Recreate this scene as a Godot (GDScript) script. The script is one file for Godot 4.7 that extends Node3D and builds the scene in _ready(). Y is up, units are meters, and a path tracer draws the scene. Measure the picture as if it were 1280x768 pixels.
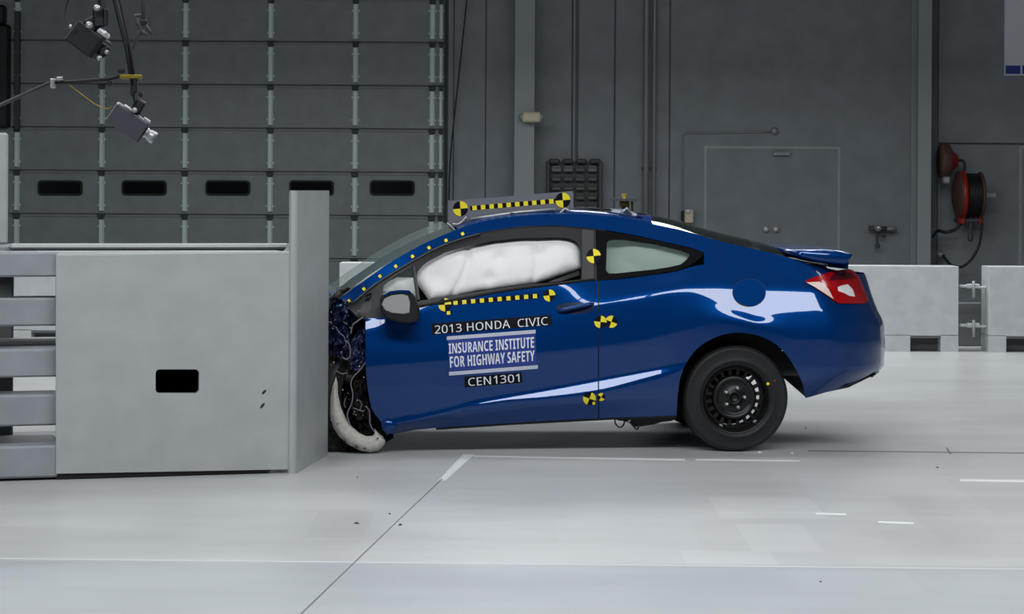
extends Node3D
# A small overlap crash test hall: blue coupe against a steel barrier. One unit is one metre, y up, the camera looks along -z.

const FPX := 2600.0            # focal length in pixels of the 1280x768 frame
const EYE := 1.5               # height of the camera
const TILT := 0.006            # small roll of the camera
const WALL := 27.7             # distance of the back wall
const WIDE := 1.64             # width of the car

var cam_at := Vector3(0, EYE, 0)
var taken := {}
var M := {}
var car_inv := Transform3D()
var cam_l := Vector3()
var columns_seen := {}
var rng := RandomNumberGenerator.new()
var lump := FastNoiseLite.new()

# ------------------------------------------------------------------ placing by sight lines
func ray(px: float, py: float) -> Vector3:
	var u := px - 640.0
	var v := py - 238.0
	return Vector3((u * cos(TILT) + v * sin(TILT)) / FPX, -(v * cos(TILT) - u * sin(TILT)) / FPX, -1.0)

func P(px: float, py: float, d: float) -> Vector3:
	return cam_at + ray(px, py) * d

func G(px: float, py: float, h := 0.0) -> Vector3:
	var r := ray(px, py)
	return cam_at + r * ((h - EYE) / r.y)

func on_plane(inv: Transform3D, px: float, py: float, z: float) -> Vector3:
	var c := inv * cam_at
	var r := inv.basis * ray(px, py)
	return c + r * ((z - c.z) / r.z)

func L(px: float, py: float, z: float) -> Vector3:
	var r := car_inv.basis * ray(px, py)
	return cam_l + r * ((z - cam_l.z) / r.z)

# ------------------------------------------------------------------ nodes
func numbered(called: String) -> String:
	var n: int = taken.get(called, 0)
	taken[called] = n + 1
	return called if n == 0 else "%s_%03d" % [called, n]

func tag(o: Node3D, label: String, category: String, group := "", kind := "") -> Node3D:
	if label: o.set_meta("label", label)
	if category: o.set_meta("category", category)
	if group: o.set_meta("group", group)
	if kind: o.set_meta("kind", kind)
	return o

func thing(called: String, at: Vector3, turn := 0.0) -> Node3D:
	var o := Node3D.new()
	o.name = numbered(called)
	o.position = at
	o.rotation.y = turn
	add_child(o)
	return o

func world_of(o: Node) -> Transform3D:
	var t := Transform3D()
	while o is Node3D and o != self:
		t = o.transform * t
		o = o.get_parent()
	return t

# commits a SurfaceTool as one mesh; w: its points are world points
func obj(called: String, st: SurfaceTool, m: Material, parent: Node = null, w := true) -> MeshInstance3D:
	var o := MeshInstance3D.new()
	o.mesh = st.commit()
	o.mesh.surface_set_material(0, m)
	return put(called, o, parent, w)

func put(called: String, o: MeshInstance3D, parent: Node, w: bool) -> MeshInstance3D:
	if parent == null:
		o.name = numbered(called)
		add_child(o)
	else:
		var n := 0
		o.name = called
		while parent.has_node(NodePath(o.name)):
			n += 1
			o.name = "%s_%03d" % [called, n]
		if w: o.transform = world_of(parent).affine_inverse()
		parent.add_child(o)
	o.cast_shadow = GeometryInstance3D.SHADOW_CASTING_SETTING_ON
	return o

func again(o: Node3D, at: Vector3) -> Node3D:
	var c: Node3D = o.duplicate()
	var plain := String(o.name).rstrip("0123456789").rstrip("_")
	c.name = numbered(plain)
	c.position = at
	add_child(c)
	return c

# ------------------------------------------------------------------ shapes
func sb(smooth := false) -> SurfaceTool:
	var st := SurfaceTool.new()
	st.begin(Mesh.PRIMITIVE_TRIANGLES)
	st.set_smooth_group(0 if smooth else -1)
	return st

func done(st: SurfaceTool) -> SurfaceTool:
	st.generate_normals()
	return st

func tri(st: SurfaceTool, a: Vector3, b: Vector3, c: Vector3, out: Vector3) -> void:
	if (c - a).cross(b - a).dot(out) < 0.0:
		var t := b
		b = c
		c = t
	st.add_vertex(a)
	st.add_vertex(b)
	st.add_vertex(c)

func quad(st: SurfaceTool, a: Vector3, b: Vector3, c: Vector3, d: Vector3, out: Vector3) -> void:
	tri(st, a, b, c, out)
	tri(st, a, c, d, out)

# a box with chamfered edges; c its centre, s its size
func box(st: SurfaceTool, c: Vector3, s: Vector3, bevel := 0.0, basis := Basis.IDENTITY) -> void:
	var h := s * 0.5
	var e := minf(bevel, minf(h.x, minf(h.y, h.z)) * 0.9)
	if e <= 0.0:
		for ax in 3:
			for sg in [-1.0, 1.0]:
				var n := Vector3.ZERO
				n[ax] = sg
				var u := Vector3.ZERO
				u[(ax + 1) % 3] = h[(ax + 1) % 3]
				var v := Vector3.ZERO
				v[(ax + 2) % 3] = h[(ax + 2) % 3]
				var o := n * h[ax]
				quad(st, c + basis * (o - u - v), c + basis * (o + u - v), c + basis * (o + u + v), c + basis * (o - u + v), basis * n)
		return
	var pt := func(sx: float, sy: float, sz: float, ax: int) -> Vector3:
		var p := Vector3(sx * h.x, sy * h.y, sz * h.z)
		for k in 3:
			if k != ax:
				p[k] -= e * signf(p[k])
		return c + basis * p
	for ax in 3:
		var a1 := (ax + 1) % 3
		var a2 := (ax + 2) % 3
		for sg in [-1.0, 1.0]:
			var q := []
			for k in [[-1, -1], [1, -1], [1, 1], [-1, 1]]:
				var s3 := Vector3.ZERO
				s3[ax] = sg
				s3[a1] = k[0]
				s3[a2] = k[1]
				q.append(pt.call(s3.x, s3.y, s3.z, ax))
			var n := Vector3.ZERO
			n[ax] = sg
			quad(st, q[0], q[1], q[2], q[3], basis * n)
			for sh in [-1.0, 1.0]:          # the edge between face ax and face a1
				var lo := Vector3.ZERO
				lo[ax] = sg
				lo[a1] = sh
				lo[a2] = -1.0
				var hi := lo
				hi[a2] = 1.0
				var nn := Vector3.ZERO
				nn[ax] = sg
				nn[a1] = sh
				quad(st, pt.call(lo.x, lo.y, lo.z, ax), pt.call(hi.x, hi.y, hi.z, ax), pt.call(hi.x, hi.y, hi.z, a1), pt.call(lo.x, lo.y, lo.z, a1), basis * nn)
	for sx in [-1.0, 1.0]:
		for sy in [-1.0, 1.0]:
			for sz in [-1.0, 1.0]:
				tri(st, pt.call(sx, sy, sz, 0), pt.call(sx, sy, sz, 1), pt.call(sx, sy, sz, 2), basis * Vector3(sx, sy, sz))

# a box whose front face is seen between two pixels at distance d
func box_px(st: SurfaceTool, x0: float, y0: float, x1: float, y1: float, d: float, depth: float, bevel := 0.0) -> void:
	var xm := (x0 + x1) * 0.5
	var ym := (y0 + y1) * 0.5
	var c := P(xm, ym, d)
	box(st, c + Vector3(0, 0, -depth * 0.5), Vector3((x1 - x0) / FPX * d, (y1 - y0) / FPX * d, depth), bevel)

func tube(st: SurfaceTool, pts: Array, r: float, sides := 8, caps := true) -> void:
	var rings := []
	var up := Vector3.UP
	for i in pts.size():
		var a: Vector3 = pts[maxi(i - 1, 0)]
		var b: Vector3 = pts[mini(i + 1, pts.size() - 1)]
		var t := (b - a).normalized()
		if i == 0: up = Vector3.UP if absf(t.y) < 0.9 else Vector3.RIGHT
		var s := t.cross(up).normalized()
		up = s.cross(t).normalized()
		var ring := []
		for k in sides:
			var w := TAU * k / sides
			ring.append(pts[i] + (s * cos(w) + up * sin(w)) * r)
		rings.append(ring)
	for i in pts.size() - 1:
		for k in sides:
			var k2 := (k + 1) % sides
			var mid: Vector3 = (rings[i][k] + rings[i][k2]) * 0.5 - pts[i]
			quad(st, rings[i][k], rings[i][k2], rings[i + 1][k2], rings[i + 1][k], mid)
	if caps:
		for e in [0, pts.size() - 1]:
			var out: Vector3 = pts[0] - pts[1] if e == 0 else pts[e] - pts[e - 1]
			for k in sides:
				tri(st, pts[e], rings[e][k], rings[e][(k + 1) % sides], out)

# smooth path through points
func bend(pts: Array, steps := 5) -> Array:
	var out := []
	for i in pts.size() - 1:
		var p0: Vector3 = pts[maxi(i - 1, 0)]
		var p1: Vector3 = pts[i]
		var p2: Vector3 = pts[i + 1]
		var p3: Vector3 = pts[mini(i + 2, pts.size() - 1)]
		for k in steps:
			out.append(p1.cubic_interpolate(p2, p0, p3, float(k) / steps))
	out.append(pts[-1])
	return out

# profile of (radius, height along z) turned about the z axis of t
func lathe(st: SurfaceTool, prof: Array, t: Transform3D, segs := 40) -> void:
	for i in prof.size() - 1:
		var a: Vector2 = prof[i]
		var b: Vector2 = prof[i + 1]
		var nrm := Vector2(b.y - a.y, -(b.x - a.x))
		for k in segs:
			var w0 := TAU * k / segs
			var w1 := TAU * (k + 1) / segs
			var wm := (w0 + w1) * 0.5
			var q := [t * Vector3(a.x * cos(w0), a.x * sin(w0), a.y), t * Vector3(a.x * cos(w1), a.x * sin(w1), a.y), t * Vector3(b.x * cos(w1), b.x * sin(w1), b.y), t * Vector3(b.x * cos(w0), b.x * sin(w0), b.y)]
			var out := t.basis * Vector3(nrm.x * cos(wm), nrm.x * sin(wm), nrm.y)
			if a.x < 1e-5:
				tri(st, q[0], q[2], q[3], out)
			elif b.x < 1e-5:
				tri(st, q[0], q[1], q[2], out)
			else:
				quad(st, q[0], q[1], q[2], q[3], out)

# a closed prism over a polygon in the plane z = 0 of t
func prism(st: SurfaceTool, poly: PackedVector2Array, z0: float, z1: float, t := Transform3D()) -> void:
	if Geometry2D.is_polygon_clockwise(poly): poly.reverse()
	var ix := Geometry2D.triangulate_polygon(poly)
	for k in range(0, ix.size(), 3):
		var a := poly[ix[k]]
		var b := poly[ix[k + 1]]
		var c := poly[ix[k + 2]]
		tri(st, t * Vector3(a.x, a.y, z1), t * Vector3(b.x, b.y, z1), t * Vector3(c.x, c.y, z1), t.basis * Vector3(0, 0, z1 - z0))
		tri(st, t * Vector3(a.x, a.y, z0), t * Vector3(b.x, b.y, z0), t * Vector3(c.x, c.y, z0), t.basis * Vector3(0, 0, z0 - z1))
	for k in poly.size():
		var a := poly[k]
		var b := poly[(k + 1) % poly.size()]
		var n := Vector3(b.y - a.y, a.x - b.x, 0)
		if not is_ccw(poly): n = -n
		quad(st, t * Vector3(a.x, a.y, z0), t * Vector3(b.x, b.y, z0), t * Vector3(b.x, b.y, z1), t * Vector3(a.x, a.y, z1), t.basis * n)

func is_ccw(p: PackedVector2Array) -> bool:
	var s := 0.0
	for k in p.size():
		s += p[k].cross(p[(k + 1) % p.size()])
	return s > 0.0

func V(a: Array) -> PackedVector2Array:
	var o := PackedVector2Array()
	for k in range(0, a.size(), 2):
		o.append(Vector2(a[k], a[k + 1]))
	return o

func round_rect(x0: float, y0: float, x1: float, y1: float, r: float, n := 4) -> PackedVector2Array:
	var o := PackedVector2Array()
	for c in [[x1 - r, y1 - r, 0.0], [x0 + r, y1 - r, PI / 2], [x0 + r, y0 + r, PI], [x1 - r, y0 + r, PI * 1.5]]:
		for k in n + 1:
			var w: float = c[2] + PI / 2 * k / n
			o.append(Vector2(c[0] + r * cos(w), c[1] + r * sin(w)))
	return o

func oval(x: float, y: float, rx: float, ry: float, n := 24, a0 := 0.0, a1 := TAU) -> PackedVector2Array:
	var o := PackedVector2Array()
	for k in n:
		var w := a0 + (a1 - a0) * k / (n if a1 - a0 > 6.28 else n - 1)
		o.append(Vector2(x + rx * cos(w), y + ry * sin(w)))
	return o

# monotone cubic through (x, y) points
func cv(a: PackedVector2Array, x: float) -> float:
	var n := a.size()
	if x <= a[0].x: return a[0].y + (x - a[0].x) * (a[1].y - a[0].y) / (a[1].x - a[0].x)
	if x >= a[n - 1].x: return a[n - 1].y + (x - a[n - 1].x) * (a[n - 1].y - a[n - 2].y) / (a[n - 1].x - a[n - 2].x)
	var i := 0
	while a[i + 1].x < x:
		i += 1
	var h := a[i + 1].x - a[i].x
	var d := (a[i + 1].y - a[i].y) / h
	var m0 := d
	var m1 := d
	if i > 0:
		var e := (a[i].y - a[i - 1].y) / (a[i].x - a[i - 1].x)
		m0 = 0.0 if e * d <= 0.0 else 2.0 * e * d / (e + d)
	if i < n - 2:
		var e := (a[i + 2].y - a[i + 1].y) / (a[i + 2].x - a[i + 1].x)
		m1 = 0.0 if e * d <= 0.0 else 2.0 * e * d / (e + d)
	var t := (x - a[i].x) / h
	var t2 := t * t
	var t3 := t2 * t
	return (2 * t3 - 3 * t2 + 1) * a[i].y + (t3 - 2 * t2 + t) * h * m0 + (3 * t2 - 2 * t3) * a[i + 1].y + (t3 - t2) * h * m1

# ------------------------------------------------------------------ materials
func mat(called: String, c: Color, rough := 0.6, metal := 0.0, more := {}) -> StandardMaterial3D:
	var m := StandardMaterial3D.new()
	m.resource_name = called
	m.albedo_color = c
	m.roughness = rough
	m.metallic = metal
	for k in more:
		m.set(k, more[k])
	M[called] = m
	return m

func noise_tex(freq: float, lo: float, hi: float, s: int, size := 512, octaves := 4) -> NoiseTexture2D:
	var n := FastNoiseLite.new()
	n.seed = s
	n.frequency = freq
	n.fractal_octaves = octaves
	var g := Gradient.new()
	g.offsets = PackedFloat32Array([0.0, 1.0])
	g.colors = PackedColorArray([Color(lo, lo, lo), Color(hi, hi, hi)])
	var t := NoiseTexture2D.new()
	t.width = size
	t.height = size
	t.seamless = true
	t.noise = n
	t.color_ramp = g
	return t

func painted(called: String, c: Color, rough: float, s: int, lo := 0.88, scale := 0.6, metal := 0.0) -> StandardMaterial3D:
	var m := mat(called, c, rough, metal)
	m.albedo_texture = noise_tex(0.012, lo, 1.0, s)
	m.uv1_triplanar = true
	m.uv1_world_triplanar = true
	m.uv1_scale = Vector3.ONE * scale
	return m

func make_materials() -> void:
	painted("wall_paint", Color8(136, 143, 149), 0.6, 1, 0.9, 0.35)
	painted("wall_side", Color8(112, 118, 124), 0.7, 2, 0.9, 0.3)
	painted("door_paint", Color8(128, 135, 138), 0.5, 3, 0.9, 0.5)
	painted("leaf_paint", Color8(162, 168, 172), 0.5, 4, 0.92, 0.5)
	mat("galvanised", Color8(200, 213, 214), 0.5, 0.1)
	mat("seam_dark", Color8(62, 66, 69), 0.8)
	mat("black_glass", Color8(10, 11, 14), 0.12)
	mat("black_rubber", Color8(24, 24, 25), 0.75)
	painted("tyre_rubber", Color8(27, 27, 29), 0.6, 5, 0.8, 4.0)
	mat("black_plastic", Color8(15, 15, 17), 0.5)
	mat("black_gloss", Color8(14, 14, 16), 0.22)
	mat("trim_grey", Color8(62, 60, 62), 0.5)
	painted("steel_paint", Color8(174, 178, 179), 0.4, 6, 0.93, 0.7)
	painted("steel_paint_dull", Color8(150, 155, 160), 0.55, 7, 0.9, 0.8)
	painted("concrete_white", Color8(198, 202, 204), 0.7, 8, 0.92, 0.8)
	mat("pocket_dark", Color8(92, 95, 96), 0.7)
	mat("joint_steel", Color8(160, 164, 166), 0.5, 0.3)
	mat("column_paint", Color8(150, 157, 161), 0.55)
	mat("conduit", Color8(134, 141, 146), 0.4, 0.2)
	mat("beige", Color8(214, 204, 178), 0.6)
	mat("rack_dark", Color8(72, 75, 77), 0.6)
	mat("bin_grey", Color8(92, 93, 92), 0.6)
	mat("bin_pale", Color8(118, 119, 120), 0.6)
	mat("chrome", Color8(214, 216, 218), 0.35, 0.3)
	mat("silver", Color8(190, 192, 196), 0.35, 0.7)
	mat("reel_red", Color8(150, 30, 18), 0.45)
	mat("reel_brown", Color8(86, 60, 50), 0.6)
	mat("hose_black", Color8(26, 27, 28), 0.5)
	mat("sign_grey", Color8(226, 229, 238), 0.6)
	mat("sign_blue", Color8(44, 62, 150), 0.6)
	mat("camera_black", Color8(13, 13, 16), 0.6)
	mat("camera_grey", Color8(84, 86, 94), 0.4, 0.3)
	mat("brass", Color8(150, 130, 50), 0.4, 0.6)
	mat("yellow", Color8(242, 225, 40), 0.5)
	mat("sticker_black", Color8(14, 14, 20), 0.5, 0.0, {"metallic_specular": 0.25})
	mat("letter_white", Color8(225, 228, 238), 0.5)
	mat("letter_silver", Color8(188, 192, 212), 0.5)
	mat("plate_blue", Color8(36, 58, 140), 0.4)
	mat("board_grey", Color8(108, 111, 120), 0.5)
	var paint := mat("car_paint", Color8(0, 56, 121), 0.38, 0.5, {"clearcoat_enabled": true, "clearcoat": 1.0, "clearcoat_roughness": 0.03})
	paint.metallic_specular = 0.1
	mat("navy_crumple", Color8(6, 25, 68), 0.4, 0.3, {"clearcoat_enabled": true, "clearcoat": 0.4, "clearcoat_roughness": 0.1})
	mat("wreck_black", Color8(22, 21, 22), 0.6)
	mat("wreck_brown", Color8(58, 52, 46), 0.7)
	mat("torn_metal", Color8(128, 128, 138), 0.4, 0.4)
	painted("wheel_white", Color8(214, 210, 201), 0.65, 9, 0.86, 5.0)
	mat("airbag", Color8(232, 232, 231), 0.8, 0.0, {"rim_enabled": true, "rim": 0.3})
	mat("quarter_bag", Color8(176, 194, 184), 0.7)
	mat("glass", Color(0.55, 0.66, 0.62, 0.14), 0.04, 0.0, {"transparency": BaseMaterial3D.TRANSPARENCY_ALPHA})
	mat("screen_glass", Color(0.42, 0.52, 0.48, 0.28), 0.4, 0.0, {"metallic_specular": 0.2, "transparency": BaseMaterial3D.TRANSPARENCY_ALPHA})
	mat("rear_glass", Color(0.10, 0.13, 0.12, 0.75), 0.06, 0.0, {"transparency": BaseMaterial3D.TRANSPARENCY_ALPHA})
	mat("mirror_face", Color8(176, 178, 176), 0.25, 0.2)
	mat("lamp_red", Color8(170, 8, 14), 0.15, 0.0, {"clearcoat_enabled": true, "clearcoat": 1.0, "clearcoat_roughness": 0.02})
	mat("lamp_dark_red", Color8(92, 6, 12), 0.15, 0.0, {"clearcoat_enabled": true, "clearcoat": 1.0, "clearcoat_roughness": 0.02})
	mat("lamp_clear", Color8(238, 214, 208), 0.2)
	mat("lamp_white", Color8(240, 236, 238), 0.2)
	mat("spring_steel", Color8(90, 92, 94), 0.4, 0.6)
	mat("floor_seam", Color8(112, 114, 116), 0.7)
	mat("floor_crack", Color8(108, 110, 112), 0.8)
	mat("floor_line", Color8(222, 225, 226), 0.5)
	mat("debris_dark", Color8(40, 42, 46), 0.6)
	mat("debris_pale", Color8(226, 228, 230), 0.4)
	mat("ceiling_paint", Color8(70, 74, 78), 0.8)
	mat("lamp_housing", Color8(60, 62, 64), 0.6)
	mat("lamp_face", Color8(240, 244, 250), 0.5, 0.0, {"emission_enabled": true, "emission": Color(0.95, 0.98, 1.0), "emission_energy_multiplier": 1.2})
	mat("rim_black", Color8(13, 13, 14), 0.42)
	mat("floor_edge", Color8(198, 201, 203), 0.5)
	painted("wreck_grey", Color8(52, 49, 48), 0.65, 12, 0.45, 9.0)
	mat("plinth", Color8(96, 100, 103), 0.6)
	mat("red_dot", Color8(200, 40, 30), 0.5)

# the floor: pale grey paint with long faint streaks, mopped patches and a duller strip near the camera
func floor_material() -> StandardMaterial3D:
	var n := FastNoiseLite.new()
	n.seed = 21
	n.frequency = 0.011
	n.fractal_octaves = 4
	var f := FastNoiseLite.new()
	f.seed = 22
	f.frequency = 0.05
	f.fractal_octaves = 3
	var w := 1024
	var h := 1024
	var patches := []
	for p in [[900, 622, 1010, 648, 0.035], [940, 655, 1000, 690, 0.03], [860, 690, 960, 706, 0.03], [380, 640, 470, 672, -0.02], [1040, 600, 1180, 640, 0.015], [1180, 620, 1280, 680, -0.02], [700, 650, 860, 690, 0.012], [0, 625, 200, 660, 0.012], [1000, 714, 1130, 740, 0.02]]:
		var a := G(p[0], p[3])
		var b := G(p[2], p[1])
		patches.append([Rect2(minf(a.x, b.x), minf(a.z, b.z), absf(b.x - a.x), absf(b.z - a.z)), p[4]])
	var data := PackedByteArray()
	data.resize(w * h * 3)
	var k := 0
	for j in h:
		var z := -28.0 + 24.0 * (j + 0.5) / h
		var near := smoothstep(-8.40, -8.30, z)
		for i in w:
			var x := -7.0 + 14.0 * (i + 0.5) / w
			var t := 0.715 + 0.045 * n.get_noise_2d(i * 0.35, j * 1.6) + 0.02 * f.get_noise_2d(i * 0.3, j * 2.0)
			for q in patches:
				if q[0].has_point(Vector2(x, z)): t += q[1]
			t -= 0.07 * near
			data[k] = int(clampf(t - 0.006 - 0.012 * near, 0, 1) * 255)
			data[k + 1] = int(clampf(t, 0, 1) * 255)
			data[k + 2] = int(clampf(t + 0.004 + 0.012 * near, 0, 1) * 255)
			k += 3
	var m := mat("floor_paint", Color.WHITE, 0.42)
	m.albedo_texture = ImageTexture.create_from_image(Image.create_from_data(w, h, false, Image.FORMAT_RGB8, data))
	m.roughness_texture = noise_tex(0.02, 0.29, 0.42, 31)
	m.roughness = 1.0
	m.metallic_specular = 0.5
	return m

# ------------------------------------------------------------------ the scene
func _ready() -> void:
	rng.seed = 7
	lump.seed = 5
	lump.frequency = 0.06
	lump.fractal_octaves = 3
	var cam := Camera3D.new()
	cam.name = "camera"
	cam.projection = Camera3D.PROJECTION_FRUSTUM
	cam.near = 0.1
	cam.far = 100.0
	cam.size = 768.0 / FPX * 0.1
	cam.frustum_offset = Vector2(0, -146.0 / FPX * 0.1)
	cam.position = cam_at
	cam.rotation.z = TILT
	cam.current = true
	add_child(cam)
	var env := Environment.new()
	env.background_mode = Environment.BG_COLOR
	env.background_color = Color(0, 0, 0)
	env.tonemap_mode = Environment.TONE_MAPPER_LINEAR
	env.tonemap_exposure = 1.08
	env.sdfgi_enabled = true
	env.ssao_enabled = true
	env.ssil_enabled = true
	var we := WorldEnvironment.new()
	we.name = "environment"
	we.environment = env
	add_child(we)
	make_materials()
	# rows of lamp panels under the ceiling: [z, height, energy, forward tilt]
	var row := 0
	for r in [[-5.6, 6.6, 23.0, 0.25], [-13.8, 6.8, 6.0, 0.0], [-19.2, 5.3, 15.5, -0.2]]:
		for k in 3:
			lamp_panel(Vector3(-5.4 + 4.8 * k, r[1], r[0]), r[2], r[3], row, k)
		row += 1

	room()
	back_wall_doors()
	wall_fittings()
	barriers()
	crash_barrier()
	overhead_cameras()
	build_car()
	floor_bits()

func lamp_panel(at: Vector3, energy: float, tip: float, row: int, k: int) -> void:
	var t := thing("ceiling_lamp", at)
	var across: String = ["left", "middle", "right"][k]
	var deep: String = ["in the tilted front row", "in the row just beyond the car", "in the low row over the white blocks"][row]
	tag(t, "long white ceiling lamp, %s one %s" % [across, deep], "lamp", "lamp panels under the ceiling")
	var bas := Basis(Vector3.RIGHT, tip)
	var st := sb()
	box(st, Vector3(0, 0.08, 0), Vector3(4.7, 0.12, 1.6), 0.02, bas)
	obj("housing", done(st), M.lamp_housing, t, false)
	st = sb()
	box(st, bas * Vector3(0, 0.0, 0) , Vector3(4.6, 0.03, 1.5), 0.0, bas)
	obj("diffuser", done(st), M.lamp_face, t, false)
	for s in [-1.7, 1.7]:
		st = sb()
		tube(st, [Vector3(s, 0.1, 0), Vector3(s, 8.0 - at.y, 0)], 0.015, 6)
		obj("hanger", done(st), M.lamp_housing, t, false)
	var l := AreaLight3D.new()
	l.name = "glow"
	l.area_size = Vector2(4.6, 1.5)
	l.light_energy = energy
	l.light_color = Color(0.985, 0.996, 1.0)
	l.area_range = 60.0
	l.area_attenuation = 2.0
	l.shadow_enabled = true
	l.transform = Transform3D(bas * Basis(Vector3.RIGHT, -PI / 2), bas * Vector3(0, -0.03, 0))
	t.add_child(l)

func struct(called: String, st: SurfaceTool, m: Material, label: String) -> MeshInstance3D:
	var o := obj(called, done(st), m)
	tag(o, label, called.split("_")[0], "", "structure")
	return o

func room() -> void:
	var st := SurfaceTool.new()
	st.begin(Mesh.PRIMITIVE_TRIANGLES)
	var fx := 12.0
	for q in [[-fx, 10.0], [fx, -28.2], [fx, 10.0], [-fx, 10.0], [-fx, -28.2], [fx, -28.2]]:
		st.set_uv(Vector2((q[0] + 7.0) / 14.0, (q[1] + 28.0) / 24.0))
		st.set_normal(Vector3.UP)
		st.add_vertex(Vector3(q[0], 0, q[1]))
	var under := sb()
	box(under, Vector3(0, -0.16, -9.1), Vector3(24, 0.3, 38.2))
	var fl := MeshInstance3D.new()
	var am := st.commit()
	am = done(under).commit(am)
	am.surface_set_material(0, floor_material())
	am.surface_set_material(1, M.floor_seam)
	fl.mesh = am
	tag(fl, "smooth pale grey painted floor with faint scuffs and a diagonal joint", "floor", "", "structure")
	put("floor", fl, null, true)
	# joints and paint lines let into the floor
	var line := func(m: Material, called: String, q: Array, h: float) -> void:
		var s := sb()
		var a := []
		for p in q:
			a.append(G(p[0], p[1]))
		var y := Vector3(0, h, 0)
		quad(s, a[0] + y, a[1] + y, a[2] + y, a[3] + y, Vector3.UP)
		for i in 4:
			var b: Vector3 = a[(i + 1) % 4]
			quad(s, a[i], b, b + y, a[i] + y, (b - a[i]).cross(Vector3.UP) * -1.0)
		obj(called, done(s), m, fl)
	line.call(M.floor_crack, "floor_joint", [[374, 769], [376.5, 769], [499.5, 650], [498, 650]], 0.0012)
	line.call(M.floor_seam, "floor_joint", [[498, 650], [499.6, 650], [553.5, 599], [552, 599]], 0.0012)
	line.call(M.floor_line, "paint_line", [[548, 601], [557, 601], [593, 568.5], [579, 568.5]], 0.001)
	line.call(M.floor_line, "paint_line", [[592, 571.2], [720, 573.6], [720, 572.2], [592, 569.6]], 0.001)
	line.call(M.floor_line, "paint_line", [[720, 573.8], [856, 576], [856, 574.2], [720, 572.0]], 0.001)
	line.call(M.floor_line, "paint_line", [[870, 575.6], [1000, 577.2], [1000, 576], [870, 574.2]], 0.001)
	line.call(M.floor_line, "paint_line", [[1200, 602], [1290, 603.5], [1290, 600.5], [1200, 599.5]], 0.001)
	line.call(M.floor_line, "paint_line", [[1098, 654], [1142, 655.5], [1142, 653.5], [1098, 652]], 0.001)
	line.call(M.floor_line, "paint_line", [[1020, 643.5], [1058, 644.5], [1058, 642.5], [1020, 641.5]], 0.001)
	line.call(M.floor_seam, "floor_joint", [[1010, 564.5], [1290, 567.6], [1290, 566.2], [1010, 563.4]], 0.001)
	line.call(M.floor_crack, "floor_joint", [[1182, 560], [1184, 560], [1190, 568], [1187, 568]], 0.0012)
	line.call(M.floor_edge, "paint_line", [[-20, 698.9], [1300, 712.7], [1300, 711.5], [-20, 697.9]], 0.0006)

	for w in [["wall_left", Vector3(-12.1, 4, -9.1), Vector3(0.2, 8.2, 38.4), "plain dark grey wall on the left side of the test hall"], ["wall_right", Vector3(12.1, 4, -9.1), Vector3(0.2, 8.2, 38.4), "plain dark grey wall on the right side of the test hall"], ["wall_front", Vector3(0, 4, 10.1), Vector3(24.4, 8.2, 0.2), "plain dark grey wall behind the camera"]]:
		st = sb()
		box(st, w[1], w[2])
		struct(w[0], st, M.wall_side, w[3])
	st = sb()
	box(st, Vector3(0, 8.15, -9.1), Vector3(24.4, 0.3, 38.6))
	struct("ceiling", st, M.ceiling_paint, "dark grey flat ceiling high above the test hall")
	# back wall: a plain core with upright sheets in front of it
	st = sb()
	box(st, Vector3(0, 4, -WALL - 0.18), Vector3(24.4, 8.2, 0.3))
	var wb := struct("wall_back", st, M.wall_side, "dark grey back wall of tall upright metal sheets")
	for s in [[559, 606, 0.0], [607, 714, 0.01], [722, 767, 0.01], [768.4, 836, 0.0], [837, 1146, 0.015], [1172, 1790, 0.015]]:
		var x0 := P(s[0], 238, WALL).x
		var x1 := P(s[1], 238, WALL).x
		st = sb()
		if s[0] > 1100.0:
			var yj := P(1220, 180, WALL).y
			box(st, Vector3((x0 + x1) / 2, yj / 2 - 0.005, -WALL - 0.05 + s[2]), Vector3(x1 - x0, yj - 0.01, 0.1), 0.008)
			obj("wall_sheet", done(st), M.wall_paint, wb)
			st = sb()
			box(st, Vector3((x0 + x1) / 2, (yj + 8.0) / 2 + 0.005, -WALL - 0.05 + s[2]), Vector3(x1 - x0, 8.0 - yj - 0.01, 0.1), 0.008)
		else:
			box(st, Vector3((x0 + x1) / 2, 4, -WALL - 0.05 + s[2]), Vector3(x1 - x0, 8, 0.1), 0.008)
		obj("wall_sheet", done(st), M.wall_paint, wb)
	# small ribs in the joint between the second and third sheet
	st = sb()
	box_px(st, 716.5, -240, 719.5, 377, WALL - 0.02, 0.05)
	obj("joint_rib", done(st), M.wall_paint, wb)

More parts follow.
